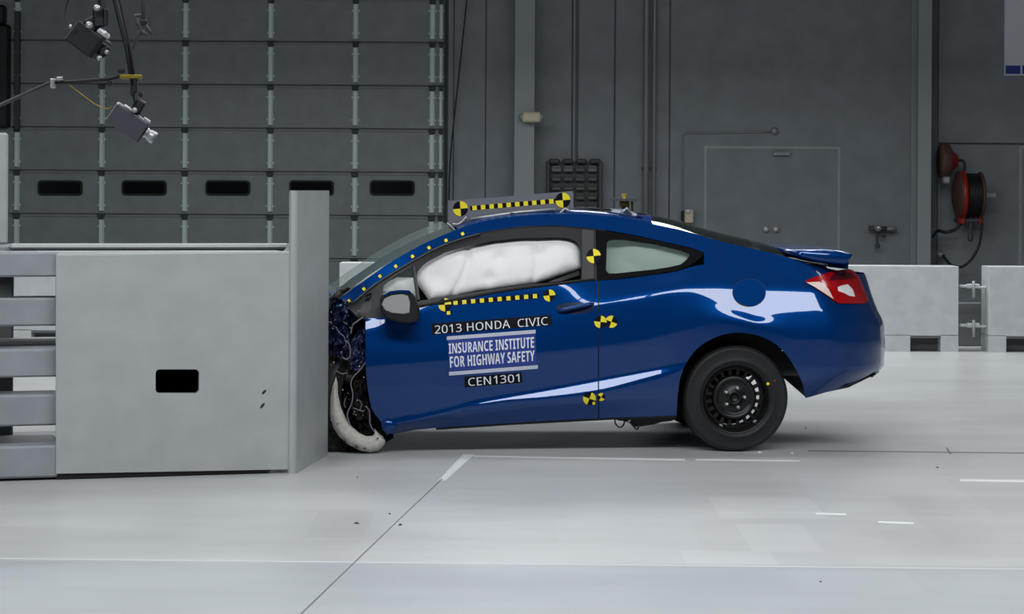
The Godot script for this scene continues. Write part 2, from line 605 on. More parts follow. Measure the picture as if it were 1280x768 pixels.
func back_wall_doors() -> void:
	# the big sectional door on the left
	var d := WALL
	var xl := P(-330, 238, d).x
	var xr := P(555, 238, d).x
	var base := Vector3((xl + xr) / 2, 0, -d)
	var t := thing("door_1", base)
	tag(t, "tall grey sectional overhead door with bright upright stiles and a row of small windows", "garage door", "", "structure")
	var pitch := 54.25 / FPX * d
	var y0 := P(285, 377, d).y
	var stiles := [-296.0, -190.0, -84.0, 21.0, 127.0, 231.0, 337.5, 443.5, 539.5, 550.5]
	for k in 11:
		var lo := y0 + pitch * k
		var st := sb()
		box(st, Vector3((xl + xr) / 2, lo + pitch / 2, -d - 0.03), Vector3(xr - xl, pitch - 0.008, 0.06), 0.006)
		# the rolled lip along the top of the section
		box(st, Vector3((xl + xr) / 2, lo + pitch - 0.028, -d + 0.008), Vector3(xr - xl, 0.022, 0.016), 0.004)
		var sec := obj("door_section", done(st), M.door_paint, t)
		for sx in stiles:
			if k > 8 and sx < -100: continue
			var x := P(sx, 238, d).x
			var wd := 0.05 if sx > 548 else 0.075
			st = sb()
			# a hat channel: web and two flanges, with small tabs
			box(st, Vector3(x, lo + pitch * 0.47, -d + 0.022), Vector3(wd * 0.72, pitch * 0.80, 0.04), 0.006)
			box(st, Vector3(x, lo + pitch * 0.47, -d + 0.004), Vector3(wd * 0.95, pitch * 0.80, 0.008), 0.002)
			for q in [0.2, 0.72]:
				box(st, Vector3(x, lo + pitch * q, -d + 0.006), Vector3(wd * 1.4, 0.025, 0.01), 0.002)
			obj("stile", done(st), M.galvanised, sec)
			st = sb()
			box(st, Vector3(x, lo + pitch * 0.93, -d + 0.02), Vector3(wd * 1.1, 0.05, 0.03), 0.008)
			tube(st, [Vector3(x - wd * 0.7, lo + pitch * 0.985, -d + 0.03), Vector3(x + wd * 0.7, lo + pitch * 0.985, -d + 0.03)], 0.012, 6)
			obj("hinge", done(st), M.seam_dark, sec)
		if k == 2:
			for wx in [-240.0, -135.0, -30.0, 75.5, 180.5, 285.0, 389.5, 490.5]:
				var a := P(wx, 235, d)
				var w2 := 28.0 / FPX * d
				var h2 := 9.5 / FPX * d
				st = sb()
				prism(st, round_rect(-w2, -h2, w2, h2, 0.05), 0.0, 0.022, Transform3D(Basis.IDENTITY, a))
				obj("window_gasket", done(st), M.black_rubber, sec)
				st = sb()
				prism(st, round_rect(-w2 + 0.025, -h2 + 0.025, w2 - 0.025, h2 - 0.025, 0.035), 0.02, 0.026, Transform3D(Basis.IDENTITY, a))
				obj("window_pane", done(st), M.black_glass, sec)
	# side track with its angle, right of the door; and the dark housing at the far left
	var st2 := sb()
	box_px(st2, 555.5, -260, 558.5, 377, d - 0.05, 0.12, 0.01)
	obj("door_track", done(st2), M.seam_dark, t)
	st2 = sb()
	box_px(st2, 17.5, 14, 24, 162, d - 0.10, 0.08, 0.01)
	obj("pull_chain_cover", done(st2), M.seam_dark, t)
	st2 = sb()
	box_px(st2, -60, 30, 11, 160, d - 0.12, 0.3, 0.03)
	box_px(st2, -30, 6, 6, 30, d - 0.12, 0.25, 0.03)
	obj("operator_housing", done(st2), M.black_plastic, t)

	# the double door beyond the back of the car
	var b := G(965, 379)
	var dd := WALL - 0.02
	t = thing("door_2", Vector3(P(965, 300, dd).x, 0, -dd))
	tag(t, "closed grey double door with two round knobs beyond the back of the car", "double door", "", "structure")
	var st := sb()
	box_px(st, 879, 183, 884, 377, dd, 0.08, 0.012)
	box_px(st, 1046, 184, 1051, 377, dd, 0.08, 0.012)
	box_px(st, 879, 182, 1051, 187, dd + 0.002, 0.08, 0.012)
	obj("door_frame", done(st), M.leaf_paint, t)
	for q in [[885.5, 963.2, 957.0], [964.4, 1044.8, 969.5]]:
		st = sb()
		box_px(st, q[0], 188.5, q[1], 376, dd + 0.01, 0.05, 0.006)
		var leaf := obj("door_leaf", done(st), M.leaf_paint, t)
		st = sb(true)
		var kp := P(q[2], 286.5, dd)
		lathe(st, [Vector2(0, 0.075), Vector2(0.024, 0.07), Vector2(0.036, 0.055), Vector2(0.034, 0.04), Vector2(0.014, 0.03), Vector2(0.014, 0.006), Vector2(0.038, 0.005), Vector2(0.038, 0.0)], Transform3D(Basis.IDENTITY, kp), 20)
		obj("door_knob", done(st), M.chrome, leaf)
		if q[0] > 900.0:
			st = sb()
			box_px(st, 967, 190, 988, 194.5, dd - 0.06, 0.06, 0.01)
			obj("door_closer", done(st), M.leaf_paint, leaf)
	# a single door cut by the right edge of the frame
	t = thing("door_3", Vector3(P(1330, 300, dd).x, 0, -dd))
	tag(t, "grey door at the right end of the back wall beside the hose reel", "door", "", "structure")
	st = sb()
	box_px(st, 1273, 183, 1278, 377, dd, 0.08, 0.012)
	box_px(st, 1362, 183, 1367, 377, dd, 0.08, 0.012)
	box_px(st, 1273, 182, 1367, 187, dd + 0.002, 0.08, 0.012)
	obj("door_frame", done(st), M.leaf_paint, t)
	st = sb()
	box_px(st, 1279, 188, 1361, 376, dd + 0.01, 0.05, 0.006)
	var lf := obj("door_leaf", done(st), M.leaf_paint, t)
	st = sb(true)
	lathe(st, [Vector2(0, 0.075), Vector2(0.024, 0.07), Vector2(0.036, 0.055), Vector2(0.014, 0.03), Vector2(0.014, 0.0)], Transform3D(Basis.IDENTITY, P(1286, 287, dd)), 20)
	obj("door_knob", done(st), M.chrome, lf)

func column(px0: float, px1: float, d: float, label: String) -> void:
	var x0 := P(px0, 238, d).x
	var x1 := P(px1, 238, d).x
	var t := thing("steel_column", Vector3((x0 + x1) / 2, 0, -d))
	tag(t, label, "column", "", "structure")
	var back := WALL - d - 0.02
	for q in [["flange", Vector3(0, 4, -0.012), Vector3(x1 - x0, 8, 0.024)], ["web", Vector3(0, 4, -back / 2), Vector3(0.03, 8, back - 0.05)], ["flange", Vector3(0, 4, -back + 0.012), Vector3(x1 - x0, 8, 0.024)]]:
		var st := sb()
		box(st, q[1], q[2], 0.004)
		obj(q[0], done(st), M.column_paint, t, false)

func wall_fittings() -> void:
	column(642.5, 667.5, 27.25, "grey steel column at the back wall between garage door and dark rack")
	column(1147, 1164, 27.2, "grey steel column at the back wall between valve fitting and red reels")
	# beige box on the first column
	var t := thing("junction_box", P(663, 152, 27.2))
	tag(t, "small beige box fixed on the front of the column near the garage door", "junction box")
	var st := sb()
	box_px(st, 653, 140, 676, 152.5, 27.05, 0.18, 0.02)
	obj("body", done(st), M.beige, t)
	st = sb()
	box_px(st, 649, 142, 680, 150, 27.12, 0.1, 0.015)
	obj("end_caps", done(st), M.conduit, t)
	# pipes running up the wall
	for q in [[806.5, 3.6, "wider grey upright pipe on the back wall, left of its thinner twin"], [816.5, 2.4, "thinner grey upright pipe on the back wall, right of the wider one"]]:
		t = thing("conduit_pipe", P(q[0], 377, WALL - 0.1))
		tag(t, q[2], "pipe")
		st = sb(true)
		var r: float = q[1] / FPX * WALL
		var xx := P(q[0], 238, WALL).x
		tube(st, [Vector3(xx, 0.02, -WALL + 0.1), Vector3(xx, 7.98, -WALL + 0.1)], r, 14)
		obj("pipe", done(st), M.conduit, t)
		for yy in [-60.0, 211.0, 340.0]:
			st = sb()
			box(st, Vector3(xx, P(q[0], yy, WALL).y, -WALL + 0.06), Vector3(r * 2.5, 0.05, 0.09), 0.01)
			obj("clamp", done(st), M.seam_dark, t)
	# thin angled run with a small box at its foot
	t = thing("conduit_run", P(856, 276, WALL))
	tag(t, "thin conduit bending over the double door, with a little beige box at its foot", "conduit")
	st = sb(true)
	tube(st, bend([P(853, 268, WALL - 0.03), P(853, 230, WALL - 0.03), P(853, 176, WALL - 0.03), P(854.5, 169, WALL - 0.03), P(862, 166.5, WALL - 0.03), P(900, 166, WALL - 0.03), P(963, 165, WALL - 0.03)], 4), 0.012, 8)
	obj("pipe", done(st), M.conduit, t)
	st = sb(true)
	lathe(st, [Vector2(0, 0.05), Vector2(0.045, 0.05), Vector2(0.05, 0.04), Vector2(0.05, 0)], Transform3D(Basis.IDENTITY, P(968, 164, WALL - 0.02)), 20)
	obj("round_box", done(st), M.conduit, t)
	st = sb()
	box_px(st, 856, 262, 867, 279, WALL - 0.18, 0.12, 0.015)
	obj("outlet_box", done(st), M.beige, t)
	st = sb()
	box_px(st, 852, 264, 856.5, 276, WALL - 0.16, 0.12, 0.01)
	obj("switch_block", done(st), M.black_plastic, t)
	st = sb(true)
	lathe(st, [Vector2(0, 0.04), Vector2(0.02, 0.035), Vector2(0.028, 0.02), Vector2(0.02, 0)], Transform3D(Basis.IDENTITY, P(860, 264, WALL - 0.2)), 14)
	obj("cap", done(st), M.letter_white, t)
	# dark rack of small bins
	t = thing("bin_rack", P(718, 300, WALL - 0.1))
	tag(t, "dark wall rack with rows of small bins, just above the roof bar", "rack")
	st = sb()
	box_px(st, 685, 203, 751, 300, WALL - 0.06, 0.05)
	box_px(st, 683, 201, 687, 300, WALL - 0.18, 0.17, 0.01)
	box_px(st, 748, 201, 753, 300, WALL - 0.18, 0.17, 0.01)
	for q in 4:
		box_px(st, 686 + q * 17, 198.5, 700 + q * 17, 204.5, WALL - 0.16, 0.14, 0.02)
	obj("frame", done(st), M.rack_dark, t)
	for j in 8:
		for i in 4:
			st = sb()
			var x := 689.5 + i * 15.0
			var y := 207.5 + j * 11.6
			box_px(st, x, y + 1.5, x + 12.0, y + 7.5, WALL - 0.14, 0.07, 0.012)
			box_px(st, x + 1, y, x + 11.0, y + 2.5, WALL - 0.17, 0.05, 0.008)
			obj("bin", done(st), M.bin_pale if j == 0 and i != 2 else M.bin_grey, t)
	# valve fitting
	t = thing("valve_fitting", P(1098, 290, WALL))
	tag(t, "small dark valve fitting hanging on the wall beside the spoiler", "valve")
	st = sb(true)
	tube(st, [P(1086, 285.5, WALL - 0.15), P(1108, 286, WALL - 0.15)], 0.035, 10)
	tube(st, [P(1098, 285, WALL), P(1098, 285, WALL - 0.2)], 0.04, 10)
	obj("body", done(st), M.rack_dark, t)
	st = sb(true)
	lathe(st, [Vector2(0, 0.06), Vector2(0.04, 0.05), Vector2(0.05, 0.0)], Transform3D(Basis.IDENTITY, P(1098, 285, WALL - 0.2)), 16)
	obj("handle", done(st), M.silver, t)
	st = sb(true)
	tube(st, [P(1108, 286, WALL - 0.15), P(1121, 286, WALL - 0.15)], 0.03, 10)
	obj("coupling", done(st), M.conduit, t)
	st = sb(true)
	tube(st, [P(1097, 290, WALL - 0.15), P(1096, 299, WALL - 0.15), P(1098, 309, WALL - 0.15)], 0.018, 8)
	tube(st, [P(1098, 292, WALL - 0.15), P(1107, 296, WALL - 0.15)], 0.018, 8)
	lathe(st, [Vector2(0, 0.03), Vector2(0.03, 0.02), Vector2(0.03, -0.02), Vector2(0, -0.03)], Transform3D(Basis.IDENTITY, P(1097, 308, WALL - 0.15)), 12)
	obj("drain", done(st), M.rack_dark, t)
	# hose reels
	var axis := Basis(Vector3(0, 0, -1), Vector3(0, 1, 0), Vector3(1, 0, 0))
	var s := WALL / FPX
	var c := P(1213, 244, WALL - 0.45)
	var dr := WALL - 0.45
	t = thing("hose_reel", Vector3(c.x, c.y, -WALL))
	tag(t, "large red hose reel with black hose and bright axle on the back wall", "hose reel")
	st = sb(true)
	var rr := 30.0 * s
	lathe(st, [Vector2(0, -19 * s), Vector2(rr * 0.55, -20 * s), Vector2(rr * 0.95, -16 * s), Vector2(rr, -15 * s), Vector2(rr * 0.98, -14.2 * s), Vector2(0, -14.5 * s)], Transform3D(axis, c), 32)
	obj("side_disc", done(st), M.reel_brown, t)
	st = sb(true)
	lathe(st, [Vector2(0, -14 * s), Vector2(rr * 0.99, -14 * s), Vector2(rr * 1.0, -11 * s), Vector2(rr * 0.97, -8 * s), Vector2(0, -7.6 * s)], Transform3D(axis, c), 32)
	obj("red_drum", done(st), M.reel_red, t)
	st = sb(true)
	var prof := [Vector2(0, -7 * s)]
	for i in 7:
		for k in 4:
			prof.append(Vector2(rr * (0.82 + 0.08 * sin(PI * k / 4.0)), (-7.0 + 17.0 * (i + k / 4.0) / 7.0) * s))
	prof.append(Vector2(0, 10 * s))
	lathe(st, prof, Transform3D(axis, c), 28)
	obj("wound_hose", done(st), M.hose_black, t)
	st = sb(true)
	lathe(st, [Vector2(0, 10.5 * s), Vector2(rr * 0.95, 10.5 * s), Vector2(rr * 0.97, 12 * s), Vector2(rr * 0.93, 13.5 * s), Vector2(0, 13.5 * s)], Transform3D(axis, c), 32)
	obj("side_disc", done(st), M.reel_brown, t)
	st = sb(true)
	lathe(st, [Vector2(0.02, 13 * s), Vector2(0.05, 14 * s), Vector2(0.05, 18 * s), Vector2(0.035, 18.5 * s), Vector2(0.035, 31 * s), Vector2(0, 31 * s)], Transform3D(axis, c), 18)
	obj("axle", done(st), M.chrome, t)
	st = sb()
	box(st, c + Vector3(-11.5 * s, -28 * s, 0.02), Vector3(0.09, 0.16, 0.14), 0.015)
	box(st, c + Vector3(12 * s, -28 * s, 0.0), Vector3(0.05, 0.16, 0.12), 0.015)
	obj("foot", done(st), M.reel_red, t)
	st = sb()
	box(st, c + Vector3(2 * s, -31 * s, -0.2), Vector3(28 * s, 0.05, 0.5), 0.01)
	obj("shelf_bracket", done(st), M.rack_dark, t)
	st = sb(true)
	tube(st, bend([P(1202, 268, dr), P(1200, 280, dr), P(1193, 287.5, dr), P(1182, 290.5, dr), P(1172, 289, dr + 0.1), P(1166, 297, dr + 0.15)]), 0.022, 8)
	tube(st, bend([P(1227, 262, dr), P(1227, 285, dr), P(1224, 306, dr), P(1216, 322, dr), P(1205, 332.5, dr), P(1196, 334, dr), P(1187, 330, dr + 0.1), P(1178, 319, dr + 0.2)]), 0.018, 8)
	obj("hose", done(st), M.hose_black, t)
	st = sb(true)
	tube(st, bend([P(1213, 270, dr), P(1213.5, 284, dr), P(1213, 294, dr)]), 0.02, 8)
	lathe(st, [Vector2(0, -0.07), Vector2(0.035, -0.05), Vector2(0.04, 0.03), Vector2(0, 0.06)], Transform3D(Basis(Vector3.RIGHT, -PI / 2), P(1213, 296, dr)), 14)
	obj("nozzle", done(st), M.rack_dark, t)
	st = sb(true)
	tube(st, [P(1173.5, 316, dr + 0.25), P(1177.5, 321, dr + 0.2)], 0.05, 10)
	obj("connector", done(st), M.conduit, t)
	c = P(1184, 201, WALL - 0.4)
	t = thing("cable_reel", Vector3(c.x, c.y, -WALL))
	tag(t, "smaller brown and red cable reel on the wall above the large hose reel", "cable reel")
	st = sb(true)
	rr = 21.0 * s
	lathe(st, [Vector2(0, -9 * s), Vector2(rr, -9 * s), Vector2(rr * 1.02, -7 * s), Vector2(rr * 0.98, 1 * s), Vector2(rr * 0.9, 3 * s), Vector2(0, 3.5 * s)], Transform3D(axis, c), 28)
	obj("drum", done(st), M.reel_brown, t)
	st = sb(true)
	lathe(st, [Vector2(rr * 0.75, 3.5 * s), Vector2(rr * 0.55, 7 * s), Vector2(rr * 0.35, 12.5 * s), Vector2(0, 13 * s)], Transform3D(axis, c), 28)
	obj("red_cone", done(st), M.reel_red, t)
	st = sb()
	box(st, c + Vector3(-2 * s, -rr - 0.03, -0.05), Vector3(0.1, 0.1, 0.3), 0.02)
	box(st, c + Vector3(-2 * s, 0, -0.34), Vector3(0.1, 0.3, 0.1), 0.02)
	obj("bracket", done(st), M.silver, t)
	st = sb(true)
	tube(st, bend([P(1196, 201, dr), P(1203, 201, dr), P(1206, 207, dr), P(1204.5, 215, dr), P(1200, 226, dr + 0.05)]), 0.018, 8)
	obj("cable", done(st), M.hose_black, t)
	# sign at the top right
	t = thing("wall_sign", P(1300, 95, WALL))
	tag(t, "pale grey sign with a blue stripe at the top right of the back wall", "sign")
	st = sb()
	box_px(st, 1256, -70, 1400, 95, WALL - 0.05, 0.05, 0.006)
	obj("board", done(st), M.sign_grey, t)
	st = sb()
	box_px(st, 1257, 82, 1275.5, 92.5, WALL - 0.056, 0.006)
	box_px(st, 1278, 82, 1399, 92.5, WALL - 0.056, 0.006)
	obj("blue_stripe", done(st), M.sign_blue, t)
	# cords hanging beside the garage door
	t = thing("hanging_cord", P(562, 240, WALL - 0.2))
	tag(t, "thin dark cord hanging slantwise beside the garage door", "cord")
	st = sb(true)
	tube(st, bend([P(590, -80, WALL - 0.15), P(583.5, 0, WALL - 0.15), P(573, 100, WALL - 0.15), P(563.5, 190, WALL - 0.15), P(561, 250, WALL - 0.1)]), 0.011, 6)
	obj("cord", done(st), M.hose_black, t)
	st = sb(true)
	tube(st, [P(568, -80, WALL - 0.1), P(566.5, 250, WALL - 0.1)], 0.008, 6)
	obj("cord", done(st), M.rack_dark, t)

func barriers() -> void:
	# low white blocks standing along the hall in front of the back wall
	var d := EYE / -ray(1150, 440).y
	var top := 333.0
	var names := ["white concrete block at the right edge of the photo, right of the linking bars", "white concrete block standing just behind the tail of the car", "white concrete block behind the middle of the car", "white concrete block glimpsed through the slots of the steel barrier"]
	var px0 := 1236.0
	for k in 4:
		var x0 := P(px0 - 406.0 * k, 400, d).x
		var len := 368.0 / FPX * d
		if k == 3: x0 = P(17, 400, d).x
		var h := P(1150, top, d).y
		var th := 0.32
		var t := thing("concrete_block", Vector3(x0 + len / 2, 0, -d - th / 2))
		tag(t, names[k], "concrete block", "white blocks along the back wall")
		var st := sb()
		var ph := 20.0 / FPX * d
		var xa := -len / 2 + 22.0 / FPX * d
		var xb := -len / 2 + 60.0 / FPX * d
		box(st, Vector3(0, (h + ph) / 2, 0), Vector3(len, h - ph, th), 0.003)
		box(st, Vector3((-len / 2 + xa) / 2, ph / 2 + 0.003, 0), Vector3(xa + len / 2, ph + 0.01, th), 0.0)
		box(st, Vector3((xb - xb) / 2, ph / 2 + 0.003, 0), Vector3(-2 * xb, ph + 0.01, th), 0.0)
		box(st, Vector3(-(-len / 2 + xa) / 2, ph / 2 + 0.003, 0), Vector3(xa + len / 2, ph + 0.01, th), 0.0)
		obj("block", done(st), M.concrete_white, t, false)
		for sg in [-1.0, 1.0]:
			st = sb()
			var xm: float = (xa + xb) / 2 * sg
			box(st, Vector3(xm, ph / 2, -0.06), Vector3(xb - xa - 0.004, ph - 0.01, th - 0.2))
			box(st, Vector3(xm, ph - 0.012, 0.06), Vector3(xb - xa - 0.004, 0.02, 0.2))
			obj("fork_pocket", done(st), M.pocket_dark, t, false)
	# dark low plinth behind the blocks
	var pd := d + 0.75
	var ptop := P(1217, 378.5, pd).y
	var bst := sb()
	box(bst, Vector3(0, ptop / 2, -pd - 0.05), Vector3(23.8, ptop, 0.1), 0.01)
	struct("baseboard_back", bst, M.plinth, "low dark grey plinth running behind the white concrete blocks")
	for q in [[358.5, "upper white bar with drop pin linking the two right hand blocks"], [407.5, "lower white bar with drop pin linking the two right hand blocks"]]:
		var y: float = q[0]
		var c := P(1217, y, d + 0.12)
		var t := thing("linking_bar", c)
		tag(t, q[1], "linking bar")
		var st := sb()
		box_px(st, 1200, y - 2.2, 1212, y + 1.4, d + 0.1, 0.05, 0.008)
		box_px(st, 1209, y - 3.2, 1225, y + 2.4, d + 0.08, 0.06, 0.008)
		box_px(st, 1222, y - 0.5, 1234.4, y + 2.6, d + 0.1, 0.05, 0.008)
		obj("bar", done(st), M.concrete_white, t)
		st = sb(true)
		tube(st, [P(1217, y - 7, d + 0.06), P(1217, y + 14, d + 0.06)], 0.015, 8)
		obj("pin", done(st), M.joint_steel, t)

func crash_barrier() -> void:
	var a := G(362, 592)
	var b := G(0, 603)
	var turn := atan2(b.z - a.z, a.x - b.x)
	var t := thing("crash_barrier", a, turn)
	tag(t, "big grey steel crash barrier with an upright plate and open rails on the left", "barrier")
	var inv := t.transform.affine_inverse()
	var B := func(px: float, py: float, z: float) -> Vector3: return on_plane(inv, px, py, z)
	var flat := func(q: PackedVector2Array, z: float) -> PackedVector2Array:
		var o := PackedVector2Array()
		for p in q:
			var v := on_plane(inv, p.x, p.y, z)
			o.append(Vector2(v.x, v.y))
		return o
	# face plate with its slot
	var outer: PackedVector2Array = flat.call(V([70, 319, 363, 315.5, 363.5, 587, 70, 592.5]), 0.0)
	var slot: PackedVector2Array = flat.call(round_rect(194.5, 462, 249, 492, 5), 0.0)
	var sx0: float = B.call(221, 477, 0.0).x
	var st := sb()
	# cut the plate in two through the slot so that it stays a plain polygon
	for half in 2:
		var big := V([-9, -9, sx0, -9, sx0, 9, -9, 9]) if half == 0 else V([sx0, -9, 9, -9, 9, 9, sx0, 9])
		for p in Geometry2D.intersect_polygons(outer, big):
			for r in Geometry2D.clip_polygons(p, slot):
				prism(st, r, -0.04, 0.0)
	var plate := obj("face_plate", done(st), M.steel_paint, t, false)
	st = sb()
	var tl: Vector3 = B.call(71, 319, 0.0)
	var tr: Vector3 = B.call(362, 315.5, 0.0)
	tube(st, [tl + Vector3(0, -0.006, -0.012), tr + Vector3(0, -0.006, -0.012)], 0.013, 8)
	obj("top_edge", done(st), M.steel_paint, plate, false)
	# pocket behind the slot
	st = sb()
	var s0: Vector3 = B.call(194, 461, 0.0)
	var s1: Vector3 = B.call(250, 493, 0.0)
	var sc := (s0 + s1) / 2
	var sw := s1.x - s0.x
	var sh := s0.y - s1.y
	box(st, sc + Vector3(0, sh / 2 + 0.012, -0.34), Vector3(sw + 0.05, 0.02, 0.6))
	box(st, sc + Vector3(0, -sh / 2 - 0.012, -0.34), Vector3(sw + 0.05, 0.02, 0.6))
	box(st, sc + Vector3(-sw / 2 - 0.012, 0, -0.34), Vector3(0.02, sh + 0.04, 0.6))
	box(st, sc + Vector3(sw / 2 + 0.012, 0, -0.34), Vector3(0.02, sh + 0.04, 0.6))
	box(st, sc + Vector3(0, 0, -0.64), Vector3(sw + 0.05, sh + 0.04, 0.02))
	obj("fork_slot", done(st), M.wreck_black, t, false)
	# top and back of the block
	var left: float = B.call(-150, 450, 0.0).x
	var pl: float = B.call(70, 450, 0.0).x
	var beam := func(x0: float, called: String, x1: float, y0: float, y1: float, z0: float, z1: float, m: Material, bev := 0.012) -> MeshInstance3D:
		var s := sb()
		box(s, Vector3((x0 + x1) / 2, (y0 + y1) / 2, (z0 + z1) / 2), Vector3(x1 - x0, y1 - y0, absf(z1 - z0)), bev)
		return obj(called, done(s), m, t, false)
	var y_top: float = B.call(200, 313.2, -0.30).y
	var y_back: float = B.call(200, 305, -0.85).y
	beam.call(pl - 0.1, "top_plate", -0.02, y_top - 0.03, y_top, -0.30, -0.05, M.steel_paint)
	beam.call(pl - 0.22, "top_plate", 0.08, y_top + 0.005, y_top + 0.03, -0.62, -0.30, M.steel_paint)
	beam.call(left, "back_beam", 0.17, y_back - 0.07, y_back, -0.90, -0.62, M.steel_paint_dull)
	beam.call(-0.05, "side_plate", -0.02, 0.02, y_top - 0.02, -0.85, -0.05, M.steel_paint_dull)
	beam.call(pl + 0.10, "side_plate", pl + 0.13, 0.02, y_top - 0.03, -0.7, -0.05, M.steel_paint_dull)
	# open rails on the left
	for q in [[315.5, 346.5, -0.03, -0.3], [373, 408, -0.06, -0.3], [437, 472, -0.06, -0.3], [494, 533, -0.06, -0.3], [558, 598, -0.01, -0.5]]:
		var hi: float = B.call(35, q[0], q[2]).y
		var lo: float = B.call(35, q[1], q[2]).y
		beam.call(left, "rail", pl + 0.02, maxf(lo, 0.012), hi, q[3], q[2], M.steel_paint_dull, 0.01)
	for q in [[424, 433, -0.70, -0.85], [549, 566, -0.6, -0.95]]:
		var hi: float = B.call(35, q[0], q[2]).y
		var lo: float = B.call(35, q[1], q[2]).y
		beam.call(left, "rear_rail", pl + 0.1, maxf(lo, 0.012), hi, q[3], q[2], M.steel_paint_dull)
	beam.call(left, "support_leg", B.call(17, 400, -0.8).x, 0.0, y_back - 0.08, -0.95, -0.8, M.pocket_dark)
	beam.call(pl, "skid", -0.1, 0.0, 0.05, -0.6, -0.012, M.wreck_black)
	beam.call(left, "skid", pl, 0.0, 0.028, -0.6, -0.03, M.wreck_black)
	# short post on the back beam, cut by the left edge of the frame
	var pz := -0.78
	var pt: Vector3 = B.call(10.5, 166, pz)
	beam.call(pt.x - 0.3, "short_post", pt.x, y_back, pt.y, pz - 0.1, pz, M.steel_paint)
	# dents
	for q in [[330, 490.5, 5.5, 1.6, -0.8], [328, 507.5, 6.0, 1.7, -0.9], [331.5, 489.0, 2.0, 1.5, 0.0]]:
		st = sb()
		var e := PackedVector2Array()
		for p in oval(0, 0, q[2] * 0.7, q[3], 12):
			e.append(p.rotated(q[4]) + Vector2(q[0], q[1]))
		prism(st, flat.call(e, 0.0), 0.0, 0.001)
		obj("scuff", done(st), M.debris_dark, plate, false)
	# the upright plate, its near corner rounded; footprint in world x, z
	var n1 := P(359, 590, 10.95)
	var n2 := P(369.5, 590, 10.95)
	var f2 := P(409.5, 580, 11.72)
	var f1 := P(399.5, 580, 11.72)
	var foot := PackedVector2Array()
	var v1 := Vector2(n1.x, n1.z)
	var v2 := Vector2(n2.x, n2.z)
	var g2 := Vector2(f2.x, f2.z)
	var g1 := Vector2(f1.x, f1.z)
	foot.append(g1)
	foot.append(v1 + Vector2(0, -0.02))
	foot.append(v1 + Vector2(0.012, 0))
	var along := (g2 - v2).normalized()
	for k in 6:
		var w := k / 5.0
		var pa := v2 + Vector2(-0.028, 0)
		var pb := v2 + along * 0.03
		foot.append(pa.lerp(v2, w).lerp(v2.lerp(pb, w), w))
	foot.append(g2)
	var ht: float = P(385, 238.3, 11.2).y
	var up := PackedVector2Array()
	for p in foot:
		up.append(Vector2(p.x, -p.y))
	st = sb()
	prism(st, up, 0.0, ht, Transform3D(Basis(Vector3.RIGHT, -PI / 2), Vector3.ZERO))
	obj("upright_plate", done(st), M.steel_paint, t)
	# gusset between upright plate and block, a quarter round sweep
	st = sb()
	var gx: float = B.call(360, 317, -0.02).x
	var gy: float = B.call(360, 317, -0.02).y
	var gp := PackedVector2Array([Vector2(gx + 0.02, gy)])
	for k in 7:
		var w := PI / 2 * k / 6.0
		gp.append(Vector2(gx - 0.05 + 0.05 * sin(w), gy + 0.05 - 0.05 * cos(w)))
	gp.append(Vector2(gx + 0.02, gy + 0.05))
	prism(st, gp, -0.06, -0.01)
	obj("gusset", done(st), M.steel_paint, t, false)

